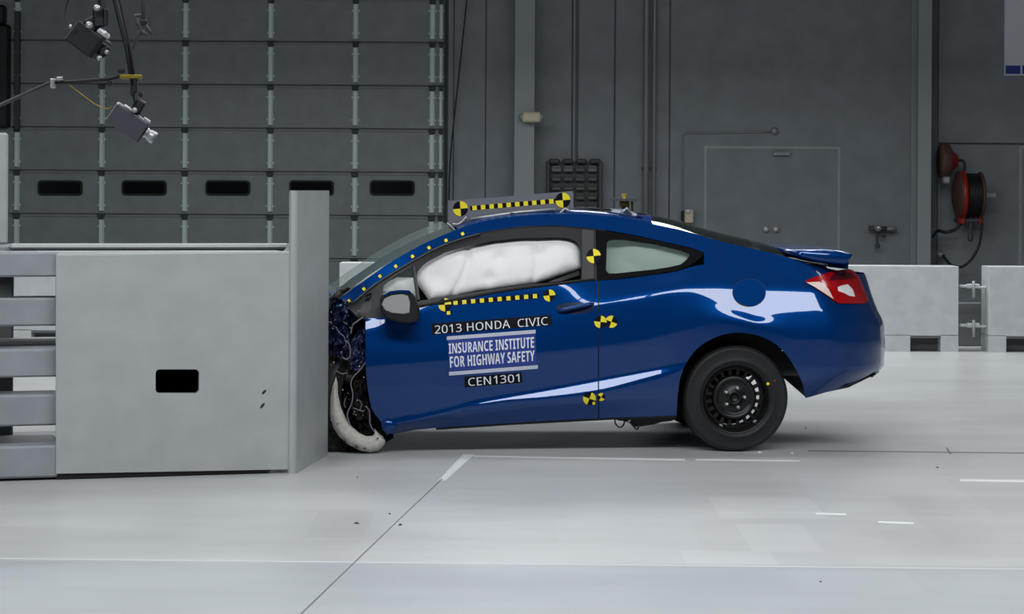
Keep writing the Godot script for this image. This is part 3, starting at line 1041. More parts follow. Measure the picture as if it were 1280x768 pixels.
func overhead_cameras() -> void:
	var d := 13.0
	# boom with its arm
	var t := thing("camera_boom", P(155, -700, d))
	tag(t, "thin black slanting boom coming down from the ceiling over the barrier", "boom")
	var st := sb(true)
	var top := P(143, 0, d) + (P(143, 0, d) - P(166, 100, d)).normalized() * 5.9
	tube(st, [top, P(143, 0, d), P(158, 60, d), P(166, 108, d)], 0.013, 8)
	obj("tube", done(st), M.camera_black, t)
	st = sb(true)
	tube(st, [top + Vector3(0.06, 0, 0), P(150, 0, d), P(161.5, 55, d), P(168, 100, d)], 0.008, 8)
	obj("tube", done(st), M.camera_black, t)
	st = sb()
	box_px(st, 149, 93, 176, 98.5, d - 0.03, 0.06, 0.006)
	obj("clamp_bar", done(st), M.brass, t)
	st = sb(true)
	tube(st, [P(66, 103.5, d), P(100, 102, d), P(135, 99, d), P(152, 95, d)], 0.011, 8)
	obj("cross_arm", done(st), M.camera_black, t)
	st = sb(true)
	tube(st, [P(-60, 158, d - 0.3), P(0, 131.5, d - 0.15), P(64, 103, d)], 0.012, 8)
	obj("stay_rod", done(st), M.trim_grey, t)
	st = sb()
	box_px(st, 62, 98, 68, 110, d - 0.03, 0.05, 0.006)
	box_px(st, 70, 96, 78, 100, d - 0.02, 0.03, 0.004)
	obj("rod_end", done(st), M.silver, t)
	st = sb(true)
	tube(st, bend([P(86, 106, d), P(102, 118, d), P(120, 131, d), P(134, 136, d), P(140, 133, d)]), 0.004, 6)
	obj("safety_wire", done(st), M.brass, t)
	for q in [[147, 86, 156, 91], [134, 101, 140, 107], [166, 98, 171, 116], [163, 106, 168, 120], [173, 115, 178, 121]]:
		st = sb()
		box_px(st, q[0], q[1], q[2], q[3], d - 0.02, 0.04, 0.006)
		obj("knob", done(st), M.camera_black, t)
	# upper camera: a black box tilted to the right
	var sc := d / FPX
	for q in [[111.0, 52.0, -0.62, 44.0, 30.0, "camera_black", "black box camera hanging at the upper left, tilted down to the right"], [159.0, 152.0, -0.60, 46.0, 28.0, "camera_grey", "grey box camera hanging below the brass clamp, lens pointing down right"]]:
		var c := P(q[0], q[1], d)
		var low: bool = q[1] > 100.0
		t = thing("film_camera", c)
		tag(t, q[6], "camera")
		var bas := Basis(Vector3(0, 0, 1), q[2]) * Basis(Vector3.UP, 0.25 if low else -0.35)
		st = sb()
		box(st, c, Vector3(q[3] * sc, q[4] * sc, 0.15), 0.01, bas)
		obj("body", done(st), M[q[5]], t)
		st = sb()
		if low:
			box(st, c + bas * Vector3(-8 * sc, (q[4] / 2 + 1.2) * sc, 0.03), Vector3(13 * sc, 3 * sc, 0.08), 0.004, bas)
			box(st, c + bas * Vector3(19 * sc, (q[4] / 2 + 1.2) * sc, 0.03), Vector3(9 * sc, 4 * sc, 0.07), 0.004, bas)
		else:
			box(st, c + bas * Vector3(14 * sc, (q[4] / 2 + 4.0) * sc, 0.03), Vector3(15 * sc, 8 * sc, 0.07), 0.012, bas)
		obj("mount_plate", done(st), M.silver, t)
		st = sb()
		box(st, c + bas * Vector3(q[3] / 2 * sc, -2 * sc, 0.0), Vector3(4 * sc, q[4] * sc * 0.86, 0.12), 0.008, bas)
		obj("lens_ring", done(st), M.black_plastic, t)
		st = sb(true)
		var la := Transform3D(bas * Basis(Vector3(0, 0, -1), Vector3(0, 1, 0), Vector3(1, 0, 0)), c + bas * Vector3(q[3] / 2 * sc, 1.5 * sc, 0.01))
		var ll := 17.0 if low else 7.0
		lathe(st, [Vector2(0.022, 0), Vector2(0.034, 2 * sc), Vector2(0.034, 5 * sc), Vector2(0.028, 6 * sc), Vector2(0.038, ll * 0.6 * sc), Vector2(0.04, ll * sc), Vector2(0.034, ll * sc), Vector2(0.03, ll * 0.8 * sc), Vector2(0, ll * 0.8 * sc)], la, 20)
		obj("lens", done(st), M.silver if low else M.black_plastic, t)
		st = sb()
		if low:
			tube(st, [P(166, 112, d), P(170, 128, d), P(165, 140, d)], 0.014, 8)
			box(st, P(174, 134, d), Vector3(0.06, 0.09, 0.08), 0.01, Basis(Vector3(0, 0, 1), -0.5))
			box(st, P(168, 139.5, d - 0.05), Vector3(0.035, 0.035, 0.04), 0.01)
		else:
			box(st, P(125, 22, d), Vector3(0.075, 0.13, 0.09), 0.012, Basis(Vector3(0, 0, 1), 0.1))
			box(st, P(118, 30, d + 0.03), Vector3(0.11, 0.1, 0.08), 0.015, Basis(Vector3(0, 0, 1), 0.5))
			box(st, P(132.5, 22, d - 0.03), Vector3(0.03, 0.11, 0.05), 0.008)
			tube(st, [P(126, -120, d), P(127, 14, d)], 0.026, 8)
		obj("bracket", done(st), M.black_plastic, t)
		st = sb(true)
		var js := [[121.0, 10.0, 0.022], [111.5, 31.5, 0.024], [124.0, 72.5, 0.018], [133.0, 65.0, 0.014], [88.0, 33.0, 0.012]] if not low else [[168.0, 138.0, 0.018]]
		for j in js:
			lathe(st, [Vector2(0, j[2]), Vector2(j[2] * 0.8, j[2] * 0.6), Vector2(j[2], 0), Vector2(0, -j[2])], Transform3D(Basis.IDENTITY, P(j[0], j[1], d - 0.1)), 12)
		obj("joint", done(st), M.silver, t)
		if not low:
			st = sb(true)
			tube(st, bend([P(88, 33, d), P(82, 20, d + 0.05), P(84, 4, d + 0.05), P(98, -30, d)]), 0.004, 6)
			obj("cable", done(st), M.black_plastic, t)
	# a small bracket arm at the right of the boom
	t = thing("lamp_bracket", P(178, -20, d + 0.8))
	tag(t, "small dark bracket with crossed arms hanging right of the slanting boom", "bracket")
	var d2 := d + 0.8
	st = sb(true)
	tube(st, [P(178, -150, d2), P(179, 0, d2), P(179, 28, d2)], 0.014, 8)
	obj("stem", done(st), M.trim_grey, t)
	st = sb(true)
	for q in [[168, 20, 178, 44], [178, 26, 191, 45], [179, 26, 166, 62], [168, 20, 178, 19], [173, 36, 184, 45]]:
		tube(st, [P(q[0], q[1], d2), P(q[2], q[3], d2)], 0.011, 8)
	obj("arm", done(st), M.trim_grey, t)
	st = sb()
	box_px(st, 175, 24, 183, 31, d2 - 0.02, 0.05, 0.008)
	obj("head", done(st), M.black_plastic, t)

func floor_bits() -> void:
	var places := [[447, 597, 1], [487, 643, 1], [446, 655, 1], [852, 557, 0], [1007, 536, 1], [950, 566, 0], [718, 540, 0], [651, 556, 0], [500, 657, 1], [1026, 728, 1], [1172, 585, 1], [990, 567, 0]]
	var words := ["left of the diagonal joint, under the front wheel", "on the diagonal joint in mid floor", "left of the joint, below the barrier corner", "beside the rear tyre under the sill", "behind the rear tyre in the shadow", "touching the rear tyre at its front right", "in the dark shade under the door", "in the dark shade below the lettering", "just right of the diagonal joint", "alone on the duller strip near the camera", "on the pale floor far right", "at the back foot of the rear tyre"]
	for k in places.size():
		var q = places[k]
		var c := G(q[0], q[1])
		var st := sb()
		var r := 0.007 + 0.003 * (k % 3)
		var bas := Basis(Vector3.UP, k * 1.3)
		var hull := []
		for i in 6:
			hull.append(Vector3(cos(i * TAU / 6) * r * rng.randf_range(0.6, 1.5), 0, sin(i * TAU / 6) * r * rng.randf_range(0.5, 1.0)))
		for i in 6:
			tri(st, c + bas * Vector3(0, r * (0.6 if q[2] == 0 else 0.7), 0), c + bas * hull[i], c + bas * hull[(i + 1) % 6], bas * (hull[i] + Vector3(0, r, 0)))
			tri(st, c, c + bas * hull[i], c + bas * hull[(i + 1) % 6], Vector3.DOWN)
		var o := obj("debris_chip", done(st), M.debris_dark if q[2] == 1 else M.debris_pale)
		tag(o, "%s debris chip on the floor %s" % ["dark" if q[2] == 1 else "pale", words[k]], "debris", "debris chips on the floor")

# ------------------------------------------------------------------ the car
# Its near side is a height field over sight lines: curves (pixel x, pixel y) along the body, each with a depth inside the widest plane.
var T := V([420, 375, 428, 371, 440, 361.5, 455, 351, 470, 340.5, 484, 330.5, 500, 321, 515, 312.5, 530, 304.5, 547, 297, 570, 287.5, 590, 280.5, 605, 276.5, 628, 272.5, 650, 270, 690, 267.5, 715, 267.5, 767, 271, 800, 276.5, 822, 281.5, 852, 288, 887, 298, 922, 307, 958, 315, 981, 321, 1002, 327.5, 1034, 333.5, 1056, 336.5, 1066, 338, 1102, 343])
var TOPZ := V([420, -0.17, 457, -0.19, 500, -0.24, 570, -0.33, 620, -0.36, 700, -0.37, 800, -0.37, 822, -0.355, 850, -0.32, 880, -0.28, 900, -0.265, 930, -0.25, 958, -0.235, 1000, -0.195, 1066, -0.19, 1102, -0.19])
var RAIL := V([420, 386, 436, 380, 466, 356.5, 492, 339.5, 526, 319.5, 547, 308.5, 570, 299.5, 594, 292.5, 617, 288, 652, 283.5, 687, 282, 722, 284, 758, 288, 800, 295.5, 829, 302, 864, 310, 881, 316])
var BELT := V([420, 399, 457, 398.5, 484, 396, 525, 384.5, 545, 380.5, 594, 371.5, 629, 365, 669, 359.5, 700, 356, 742, 351, 761, 350.5, 805, 345.5, 845, 339.5, 865, 333.5, 880, 331, 930, 335, 1000, 345, 1066, 352, 1102, 357])
var BELTZ := V([420, -0.064, 600, -0.061, 695, -0.066, 742, -0.112, 800, -0.116, 845, -0.130, 880, -0.150, 940, -0.164, 1000, -0.140, 1066, -0.140])
var S0 := V([420, 404, 457, 401, 484, 398.6, 505, 394, 530, 390, 600, 381, 700, 374, 742, 379.5, 800, 370.5, 860, 361, 900, 360, 940, 362, 1000, 364, 1045, 366, 1102, 374])
var SHOULDER_SLOPE := V([420, 0.40, 478, 0.40, 494, 0.21, 700, 0.22, 735, 0.36, 760, 0.40, 1060, 0.40, 1102, 0.3])
var S1 := V([420, 431, 457, 413.5, 470, 410, 484, 404, 505, 418, 530, 421, 600, 414, 700, 400, 742, 383, 800, 373.6, 845, 366, 860, 365.5, 895, 376, 925, 387, 950, 394, 1000, 391, 1060, 387, 1102, 392])
var S1Z := V([420, -0.038, 457, -0.038, 484, -0.042, 505, -0.026, 530, -0.022, 600, -0.018, 700, -0.020, 742, -0.0257, 800, -0.0250, 860, -0.033, 895, -0.031, 925, -0.027, 950, -0.0240, 1000, -0.030, 1045, -0.040, 1102, -0.06])
var MID := V([420, 462, 457, 460, 600, 448, 742, 436, 800, 428, 860, 412, 900, 404, 950, 409, 1000, 425, 1060, 425, 1102, 425])
var MIDZ := V([420, 0.0, 840, 0.0, 900, 0.004, 950, 0.002, 1000, 0.0, 1060, -0.012])
var C0 := V([420, 537, 470, 530, 540, 516.5, 605, 502.5, 680, 489, 748, 476, 800, 466.5, 850, 457, 900, 440, 1000, 452, 1060, 452, 1102, 450])
var CREASE_SLOPE := V([420, 0.10, 570, 0.14, 590, 0.30, 606, 0.47, 815, 0.47, 840, 0.25, 870, 0.0, 1102, 0.0])
var C1 := V([420, 541, 470, 534, 540, 519.5, 590, 507, 605, 504.6, 640, 500, 680, 497, 748, 488.5, 800, 475, 850, 461, 900, 446, 1000, 458, 1060, 458, 1102, 455])
var C1Z := V([420, 0.0, 850, 0.0, 900, 0.004, 1000, 0.0, 1060, -0.016])
var SILL := V([420, 549, 470, 542, 490, 540.5, 543, 535.5, 600, 531.5, 700, 525.5, 763, 522.5, 846, 519.5, 900, 508, 1006, 498, 1034, 493, 1060, 486.5, 1084, 475, 1097, 467, 1102, 461])
var ARCH := V([845.8, 520, 846.6, 500, 850, 474.6, 856, 458, 863, 446, 874, 434, 886, 426, 898, 420.5, 911, 417, 923, 416, 935, 417, 947, 419.5, 957.5, 423.5, 968, 429.5, 978, 437.5, 992, 457, 1000, 472, 1004.5, 484, 1006.5, 498])
var TAIL := V([325, 1058, 332, 1065, 338, 1069, 346, 1074.5, 356, 1079, 371, 1085, 392, 1094, 402, 1099.5, 410, 1102, 436, 1103, 461, 1101.5, 474, 1091, 500, 1060])
var FRONT := V([396, 457, 452, 457, 480, 459, 509, 464, 520, 470, 529, 478, 545, 491])

func column_of(px: float) -> PackedVector2Array:
	var key := int(round(px * 8.0))
	if columns_seen.has(key): return columns_seen[key]
	var ys := [cv(T, px), cv(BELT, px), cv(S0, px), cv(S1, px), cv(MID, px), cv(C0, px), cv(C1, px), cv(SILL, px)]
	var s1 := cv(S1Z, px)
	var c1 := cv(C1Z, px)
	var zs := [cv(TOPZ, px), cv(BELTZ, px), s1 - cv(SHOULDER_SLOPE, px) * (ys[3] - ys[2]) / 219.0, s1, cv(MIDZ, px), c1 - cv(CREASE_SLOPE, px) * (ys[6] - ys[5]) / 219.0, c1, -0.07]
	var o := PackedVector2Array()
	for k in ys.size():
		var y: float = ys[k]
		if k > 0: y = maxf(y, o[-1].x + 1.0)
		o.append(Vector2(y, zs[k]))
	columns_seen[key] = o
	return o

func zf(px: float, py: float) -> float:
	var c := column_of(px)
	var z := 0.0
	if py > c[2].x and py < c[3].x:       # the shoulder and the lower crease are straight facets
		z = lerpf(c[2].y, c[3].y, (py - c[2].x) / (c[3].x - c[2].x))
	elif py > c[5].x and py < c[6].x:
		z = lerpf(c[5].y, c[6].y, (py - c[5].x) / (c[6].x - c[5].x))
	else:
		z = cv(c, py)
	var r := cv(TAIL, clampf(py, 325, 500))
	var t := clampf((px - (r - 70.0)) / 71.0, 0.0, 0.995)
	if t > 0.0: z -= 0.42 * (1.0 - sqrt(1.0 - t * t))
	return z

# [place, normal] on the skin, dz in front of it
func skin(px: float, py: float, dz := 0.0) -> Array:
	var e := 0.7
	var a := L(px - e, py, zf(px - e, py))
	var b := L(px + e, py, zf(px + e, py))
	var c := L(px, py - e, zf(px, py - e))
	var d := L(px, py + e, zf(px, py + e))
	var n := (d - c).cross(b - a).normalized()
	if n.z < 0.0: n = -n
	return [L(px, py, zf(px, py) + dz), n]

func vert(st: SurfaceTool, v: Array) -> void:
	st.set_normal(v[1])
	st.add_vertex(v[0])

# rows x columns of skin points as triangles
func sheet(st: SurfaceTool, rows: Array) -> void:
	for j in rows.size() - 1:
		for i in rows[j].size() - 1:
			var a = rows[j][i]
			var b = rows[j][i + 1]
			var c = rows[j + 1][i + 1]
			var d = rows[j + 1][i]
			if a[0].distance_to(d[0]) < 1e-4 and b[0].distance_to(c[0]) < 1e-4: continue
			for v in [a, b, c, a, c, d]:
				vert(st, v)

# a patch of skin inside a pixel polygon (less its holes), lifted dz; cut in cells so that it follows the curves
func patch(st: SurfaceTool, outer: PackedVector2Array, holes: Array, dz: float, cell := 6.0, deep = null) -> void:
	var r := Rect2(outer[0], Vector2.ZERO)
	for p in outer: r = r.expand(p)
	var nx := ceili(r.size.x / cell)
	var ny := ceili(r.size.y / cell)
	for j in ny:
		for i in nx:
			var x := r.position.x + i * cell
			var y := r.position.y + j * cell
			var sq := V([x, y, x + cell, y, x + cell, y + cell, x, y + cell])
			var parts := Geometry2D.intersect_polygons(outer, sq)
			for h in holes:
				var next := []
				for p in parts: next.append_array(Geometry2D.clip_polygons(p, h))
				parts.assign(next)
			for p in parts:
				var ix := Geometry2D.triangulate_polygon(p)
				for k in range(0, ix.size(), 3):
					var q := [p[ix[k]], p[ix[k + 1]], p[ix[k + 2]]]
					if (q[1] - q[0]).cross(q[2] - q[0]) < 0.0: q = [q[0], q[2], q[1]]
					for v in q:
						if deep != null:
							vert(st, bumped(v.x, v.y, deep))
						else:
							vert(st, skin(v.x, v.y, dz))

func bumped(px: float, py: float, deep) -> Array:
	var e := 0.8
	var a := L(px - e, py, deep.call(px - e, py))
	var b := L(px + e, py, deep.call(px + e, py))
	var c := L(px, py - e, deep.call(px, py - e))
	var d := L(px, py + e, deep.call(px, py + e))
	var n := (d - c).cross(b - a).normalized()
	if n.z < 0.0: n = -n
	return [L(px, py, deep.call(px, py)), n]

func rim_of(poly: PackedVector2Array, p: Vector2) -> float:
	var best := 1e9
	for k in poly.size():
		var q := Geometry2D.get_closest_point_to_segment(p, poly[k], poly[(k + 1) % poly.size()])
		best = minf(best, p.distance_to(q))
	return best

# a solid slab over a pixel polygon between two depths, the front edge drawn in by inset pixels
func slab(st: SurfaceTool, poly: PackedVector2Array, z0: float, z1: float, inset := 0.0) -> void:
	var n := poly.size()
	var mid := Vector2.ZERO
	for p in poly: mid += p / n
	var ring := func(z: float, ins: float) -> Array:
		var o := []
		for p in poly:
			var q: Vector2 = p.move_toward(mid, ins)
			o.append(L(q.x, q.y, z))
		return o
	var lay := [ring.call(z0, 0.0), ring.call(z1 - inset * 0.004, 0.0), ring.call(z1, inset)] if inset > 0.0 else [ring.call(z0, 0.0), ring.call(z1, 0.0)]
	var cen := L(mid.x, mid.y, (z0 + z1) / 2)
	for k in lay.size() - 1:
		for i in n:
			var i2 := (i + 1) % n
			quad(st, lay[k][i], lay[k][i2], lay[k + 1][i2], lay[k + 1][i], (lay[k][i] + lay[k][i2]) * 0.5 - cen)
	var ix := Geometry2D.triangulate_polygon(poly)
	for k in range(0, ix.size(), 3):
		tri(st, lay[-1][ix[k]], lay[-1][ix[k + 1]], lay[-1][ix[k + 2]], Vector3(0, 0, 1))
		tri(st, lay[0][ix[k]], lay[0][ix[k + 1]], lay[0][ix[k + 2]], Vector3(0, 0, -1))

func mirrored(st: SurfaceTool, m: Mesh) -> void:
	var a := m.surface_get_arrays(0)
	var vs: PackedVector3Array = a[Mesh.ARRAY_VERTEX]
	var ns: PackedVector3Array = a[Mesh.ARRAY_NORMAL]
	for k in range(0, vs.size(), 3):
		for i in [0, 2, 1]:
			var v := vs[k + i]
			var n := ns[k + i]
			st.set_normal(Vector3(n.x, n.y, -n.z))
			st.add_vertex(over(v))

# the same place on the far side, whose sill stands a little higher
func over(p: Vector3) -> Vector3:
	return Vector3(p.x, p.y + 0.22 * clampf((0.6 - p.y) / 0.45, 0.0, 1.0), -WIDE - p.z)

# a crowned surface from the near top edge to the far one
func crown(st: SurfaceTool, xs: Array, up: float, fore: float, lift := 0.0, n := 40, power := 2.4) -> void:
	var rows := []
	for px in xs:
		var a := L(px, cv(T, px), cv(TOPZ, px)) + Vector3(0, lift, 0)
		var b := over(a)
		var r := []
		for k in n + 1:
			var s := float(k) / n
			var c := 1.0 - pow(absf(2.0 * s - 1.0), power)
			r.append(a.lerp(b, s) + Vector3(fore * c, up * c, 0))
		rows.append(r)
	for i in rows.size() - 1:
		for k in n:
			quad(st, rows[i][k], rows[i + 1][k], rows[i + 1][k + 1], rows[i][k + 1], Vector3.UP)

func steps(a: float, b: float, n: int) -> Array:
	var o := []
	for k in n + 1:
		o.append(lerpf(a, b, float(k) / n))
	return o

# lettering laid on the skin inside the quad [top left, top right, bottom right, bottom left]
func lettering(called: String, text: String, q: PackedVector2Array, m: Material, parent: Node, bold := false) -> void:
	var tm := TextMesh.new()
	var f := SystemFont.new()
	f.font_names = PackedStringArray(["Droid Sans"])
	f.font_weight = 700 if bold else 400
	tm.font = f
	tm.text = text
	tm.font_size = 64
	tm.depth = 0.02
	tm.pixel_size = 0.01
	tm.curve_step = 1.0
	var a := tm.get_mesh_arrays()
	var vs: PackedVector3Array = a[Mesh.ARRAY_VERTEX]
	var ix: PackedInt32Array = a[Mesh.ARRAY_INDEX] if a[Mesh.ARRAY_INDEX] != null else PackedInt32Array(range(vs.size()))
	var lo := Vector3.ONE * 1e9
	var hi := -lo
	for v in vs:
		lo = lo.min(v)
		hi = hi.max(v)
	var st := sb()
	for k in ix:
		var v := vs[k]
		var u := (v.x - lo.x) / (hi.x - lo.x)
		var w := (hi.y - v.y) / (hi.y - lo.y)
		var p := q[0].lerp(q[1], u).lerp(q[3].lerp(q[2], u), w)
		st.add_vertex(L(p.x, p.y, zf(p.x, p.y) + (0.0035 if v.z > 0.0 else 0.002)))
	obj(called, done(st), m, parent, false)

# a black disc with two yellow quadrants; two surfaces of one mesh
func target(parent: Node, x: float, y: float, r: float, lean := 0.0, plane := 99.0) -> void:
	var s1 := SurfaceTool.new()
	s1.begin(Mesh.PRIMITIVE_TRIANGLES)
	var s2 := SurfaceTool.new()
	s2.begin(Mesh.PRIMITIVE_TRIANGLES)
	var wedge := func(a0: float) -> PackedVector2Array:
		var o := PackedVector2Array([Vector2(x, y)])
		o.append_array(oval(x, y, r, r, 8, a0 + lean, a0 + lean + PI / 2))
		return o
	if plane < 9.0:
		var dd := func(_a: float, _b: float) -> float: return plane
		var d2 := func(_a: float, _b: float) -> float: return plane + 0.001
		patch(s1, oval(x, y, r, r), [], 0, 4.0, dd)
		patch(s2, wedge.call(-PI / 2), [], 0, 4.0, d2)
		patch(s2, wedge.call(PI / 2), [], 0, 4.0, d2)
	else:
		patch(s1, oval(x, y, r, r), [], 0.002, 4.0)
		patch(s2, wedge.call(-PI / 2), [], 0.003, 4.0)
		patch(s2, wedge.call(PI / 2), [], 0.003, 4.0)
	var o := MeshInstance3D.new()
	o.mesh = s2.commit(s1.commit())
	o.mesh.surface_set_material(0, M.sticker_black)
	o.mesh.surface_set_material(1, M.yellow)
	put("target_marker", o, parent, false)

func squares(called: String, parent: Node, a: Vector2, b: Vector2, n: int, size: float, plane := 99.0, strip := true) -> void:
	var s1 := SurfaceTool.new()
	s1.begin(Mesh.PRIMITIVE_TRIANGLES)
	var s2 := SurfaceTool.new()
	s2.begin(Mesh.PRIMITIVE_TRIANGLES)
	var dir := (b - a).normalized()
	var nrm := Vector2(-dir.y, dir.x)
	var h := size * 0.5
	var d1 = null
	var d2 = null
	if plane < 9.0:
		d1 = func(_a: float, _b: float) -> float: return plane
		d2 = func(_a: float, _b: float) -> float: return plane + 0.001
	if strip:
		var e := dir * size
		patch(s1, PackedVector2Array([a - e - nrm * h, b + e - nrm * h, b + e + nrm * h, a - e + nrm * h]), [], 0.002, 8.0, d1)
	for k in n:
		var c := a.lerp(b, float(k) / maxf(1, n - 1))
		if not strip:
			patch(s1, PackedVector2Array([c - dir * h * 1.7 - nrm * h, c + dir * h * 1.7 - nrm * h, c + dir * h * 1.7 + nrm * h, c - dir * h * 1.7 + nrm * h]), [], 0.002, 8.0, d1)
		patch(s2, PackedVector2Array([c - dir * h - nrm * h, c + dir * h - nrm * h, c + dir * h + nrm * h, c - dir * h + nrm * h]), [], 0.003, 8.0, d2)
	var o := MeshInstance3D.new()
	o.mesh = s2.commit(s1.commit())
	o.mesh.surface_set_material(0, M.sticker_black)
	o.mesh.surface_set_material(1, M.yellow)
	put(called, o, parent, false)

func raw() -> SurfaceTool:
	var st := SurfaceTool.new()
	st.begin(Mesh.PRIMITIVE_TRIANGLES)
	return st

func build_car() -> void:
	var at := G(921, 566.5)
	var t := thing("car", at, deg_to_rad(5.0))
	tag(t, "crashed blue two door coupe with a crushed front end, inflated airbags and test markers", "car")
	car_inv = t.transform.affine_inverse()
	cam_l = car_inv * cam_at
	var st: SurfaceTool
	# ---- side skin
	var bands := [4, 8, 10, 10, 8, 5]     # rows between belt, S0, S1, MID, C0, C1, SILL
	var lines := [BELT, S0, S1, MID, C0, C1, SILL]
	var rows := []
	for b in bands.size():
		for k in bands[b] + (1 if b == bands.size() - 1 else 0):
			var s: float = float(k) / bands[b]
			var r := []
			for i in 98:
				var px := 457.0 + i * 3.0
				if i == 97: px = 747.3
				var py := lerpf(cv(lines[b], px), cv(lines[b + 1], px), s)
				var x := px + (cv(FRONT, py) - 457.0) * clampf((520.0 - px) / 63.0, 0.0, 1.0)
				r.append(skin(x, py))
			rows.append(r)
	st = raw()
	sheet(st, rows)
	var door := obj("door", st, M.car_paint, t, false)
	# quarter panel: below the window, then from the pillar back to the tail
	st = raw()
	var xs := [748.9]
	xs.append_array(steps(752, 843, 30))
	xs.append_array([845.0, 845.8, 846.2, 846.8, 848, 850, 853])
	xs.append_array(steps(856, 880, 8))
	var foot := func(px: float) -> float: return cv(ARCH, px) if px > 845.8 and px < 1006.4 else cv(SILL, px)
	rows = []
	for b in bands.size():
		for k in bands[b] + (1 if b == bands.size() - 1 else 0):
			var s: float = float(k) / bands[b]
			var r := []
			for px in xs:
				var py := minf(lerpf(cv(lines[b], px), cv(lines[b + 1], px), s), foot.call(px))
				r.append(skin(px, py))
			rows.append(r)
	sheet(st, rows)
	xs = steps(880, 988, 36)
	xs.append_array([991, 994, 997, 1000, 1002, 1004, 1005.5, 1006.3, 1007])
	xs.append_array(steps(1012, 1054, 14))
	xs.append_array(steps(1057, 1098, 24))
	xs.append_array([1099.5, 1100.8, 1101.6, 1102])
	var hb := [6, 3, 4, 10, 10, 10, 8, 5]
	rows = []
	for b in hb.size():
		for k in hb[b] + (1 if b == hb.size() - 1 else 0):
			var s: float = float(k) / hb[b]
			var r := []
			for px in xs:
				var ys := []
				var tt := cv(T, px)
				ys = [tt, minf(tt + 12.0, cv(BELT, px) - 2.0)]
				for ln in lines: ys.append(cv(ln, px))
				var py := minf(lerpf(ys[b], ys[b + 1], s), foot.call(px))
				var x: float = px
				if px > 1007.0: x = 1007.0 + (px - 1007.0) * (cv(TAIL, clampf(py, 325, 500)) - 1007.0) / 95.0
				if x > 1006.5: py = minf(py, cv(SILL, x))
				r.append(skin(x, py))
			rows.append(r)
	sheet(st, rows)
	var tail_edge := []
	for r in rows: tail_edge.append(r[-1][0])
	var quarter := obj("quarter_panel", st, M.car_paint, t, false)
	# roof rail and windscreen pillar
	st = raw()
	rows = []
	for k in 9:
		var r := []
		for px in steps(421, 880.4, 150):
			r.append(skin(px, lerpf(cv(T, px), cv(RAIL, px), k / 8.0)))
		rows.append(r)
	sheet(st, rows)
	var rail := obj("roof_rail", st, M.car_paint, t, false)
	# far side: the same three panels turned over
	st = raw()
	for m in [door.mesh, quarter.mesh, rail.mesh]: mirrored(st, m)
	obj("far_side_panel", st, M.car_paint, t, false)
	# roof, screens, boot lid
	st = sb(true)
	crown(st, steps(571, 815, 40), 0.028, 0.0, 0.0, 60, 10.0)
	var roof := obj("roof", done(st), M.car_paint, t, false)
	st = sb(true)
	crown(st, steps(421, 570, 30), 0.045, -0.06, -0.004)
	obj("windscreen", done(st), M.screen_glass, t, false)
	st = sb(true)
	crown(st, steps(816, 982, 30), 0.065, 0.0, -0.003)
	obj("rear_window", done(st), M.rear_glass, t, false)
	st = sb(true)
	crown(st, steps(982, 1066, 16), 0.015, 0.0)
	obj("boot_lid", done(st), M.car_paint, t, false)
	# tail face
	st = sb(true)
	for i in tail_edge.size() - 1:
		for k in 16:
			var q := []
			for c in [[i, k], [i, k + 1], [i + 1, k + 1], [i + 1, k]]:
				var a: Vector3 = tail_edge[c[0]]
				var s: float = c[1] / 16.0
				q.append(a.lerp(over(a), s) + Vector3(0.10 * (1.0 - pow(absf(2 * s - 1), 2.0)), 0, 0))
			quad(st, q[0], q[1], q[2], q[3], Vector3.RIGHT)
	obj("rear_bumper", done(st), M.car_paint, t, false)
	# dark floor pan, sill returns and liners
	st = sb()
	var pan := []
	for px in [430.0, 540.0, 700.0, 845.0]:
		pan.append(L(px, cv(SILL, px) - 1.5, -0.08))
	for i in 3:
		var a: Vector3 = pan[i]
		var b: Vector3 = pan[i + 1]
		quad(st, a, b, over(b), over(a), Vector3.DOWN)
	var rr := [L(845, 500, -0.3), L(1006, 496, -0.1), L(1060, 485, -0.15), L(1095, 468, -0.3)]
	var r0 := L(845, 470, -0.3)
	var r1 := L(1004, 470, -0.3)
	quad(st, r0, r1, over(r1), over(r0), Vector3.DOWN)
	for i in [1, 2]:
		quad(st, rr[i], rr[i + 1], over(rr[i + 1]), over(rr[i]), Vector3.DOWN)
	for q in [[pan[3], r0]]:
		quad(st, q[0], q[1], over(q[1]), over(q[0]), Vector3.RIGHT)
	obj("floor_pan", done(st), M.wreck_black, t, false)
	st = sb(true)
	for i in ARCH.size() - 1:
		var a := ARCH[i]
		var b := ARCH[i + 1]
		var za := zf(a.x, a.y)
		var zb := zf(b.x, b.y)
		var da := -0.32 if a.x < 960 else lerpf(-0.32, -0.20, minf(1.0, (a.x - 960) / 40.0))
		var db := -0.32 if b.x < 960 else lerpf(-0.32, -0.20, minf(1.0, (b.x - 960) / 40.0))
		quad(st, L(a.x, a.y, za), L(b.x, b.y, zb), L(b.x, b.y, db), L(a.x, a.y, da), Vector3(0, -1, 0))
		quad(st, over(L(a.x, a.y, za)), over(L(b.x, b.y, zb)), over(L(b.x, b.y, -0.32)), over(L(a.x, a.y, -0.32)), Vector3(0, -1, 0))
	obj("wheel_arch_liner", done(st), M.black_rubber, t, false)
	st = sb()
	var wellp := PackedVector2Array()
	for p in ARCH: wellp.append(p + Vector2(0, -2))
	wellp[0] = Vector2(846, 500)
	wellp.resize(ARCH.size() - 3)
	wellp[-1] = Vector2(984, 450)
	wellp[-2] = Vector2(983, 446)
	slab(st, wellp, -0.36, -0.31)
	obj("wheel_well", done(st), M.wreck_black, t, false)
	# thin dark lining behind the door gap
	st = raw()
	patch(st, V([745, 350, 751.5, 350, 751.5, 521, 745, 521.5]), [], -0.008, 10.0)
	obj("door_gap", st, M.wreck_black, t, false)
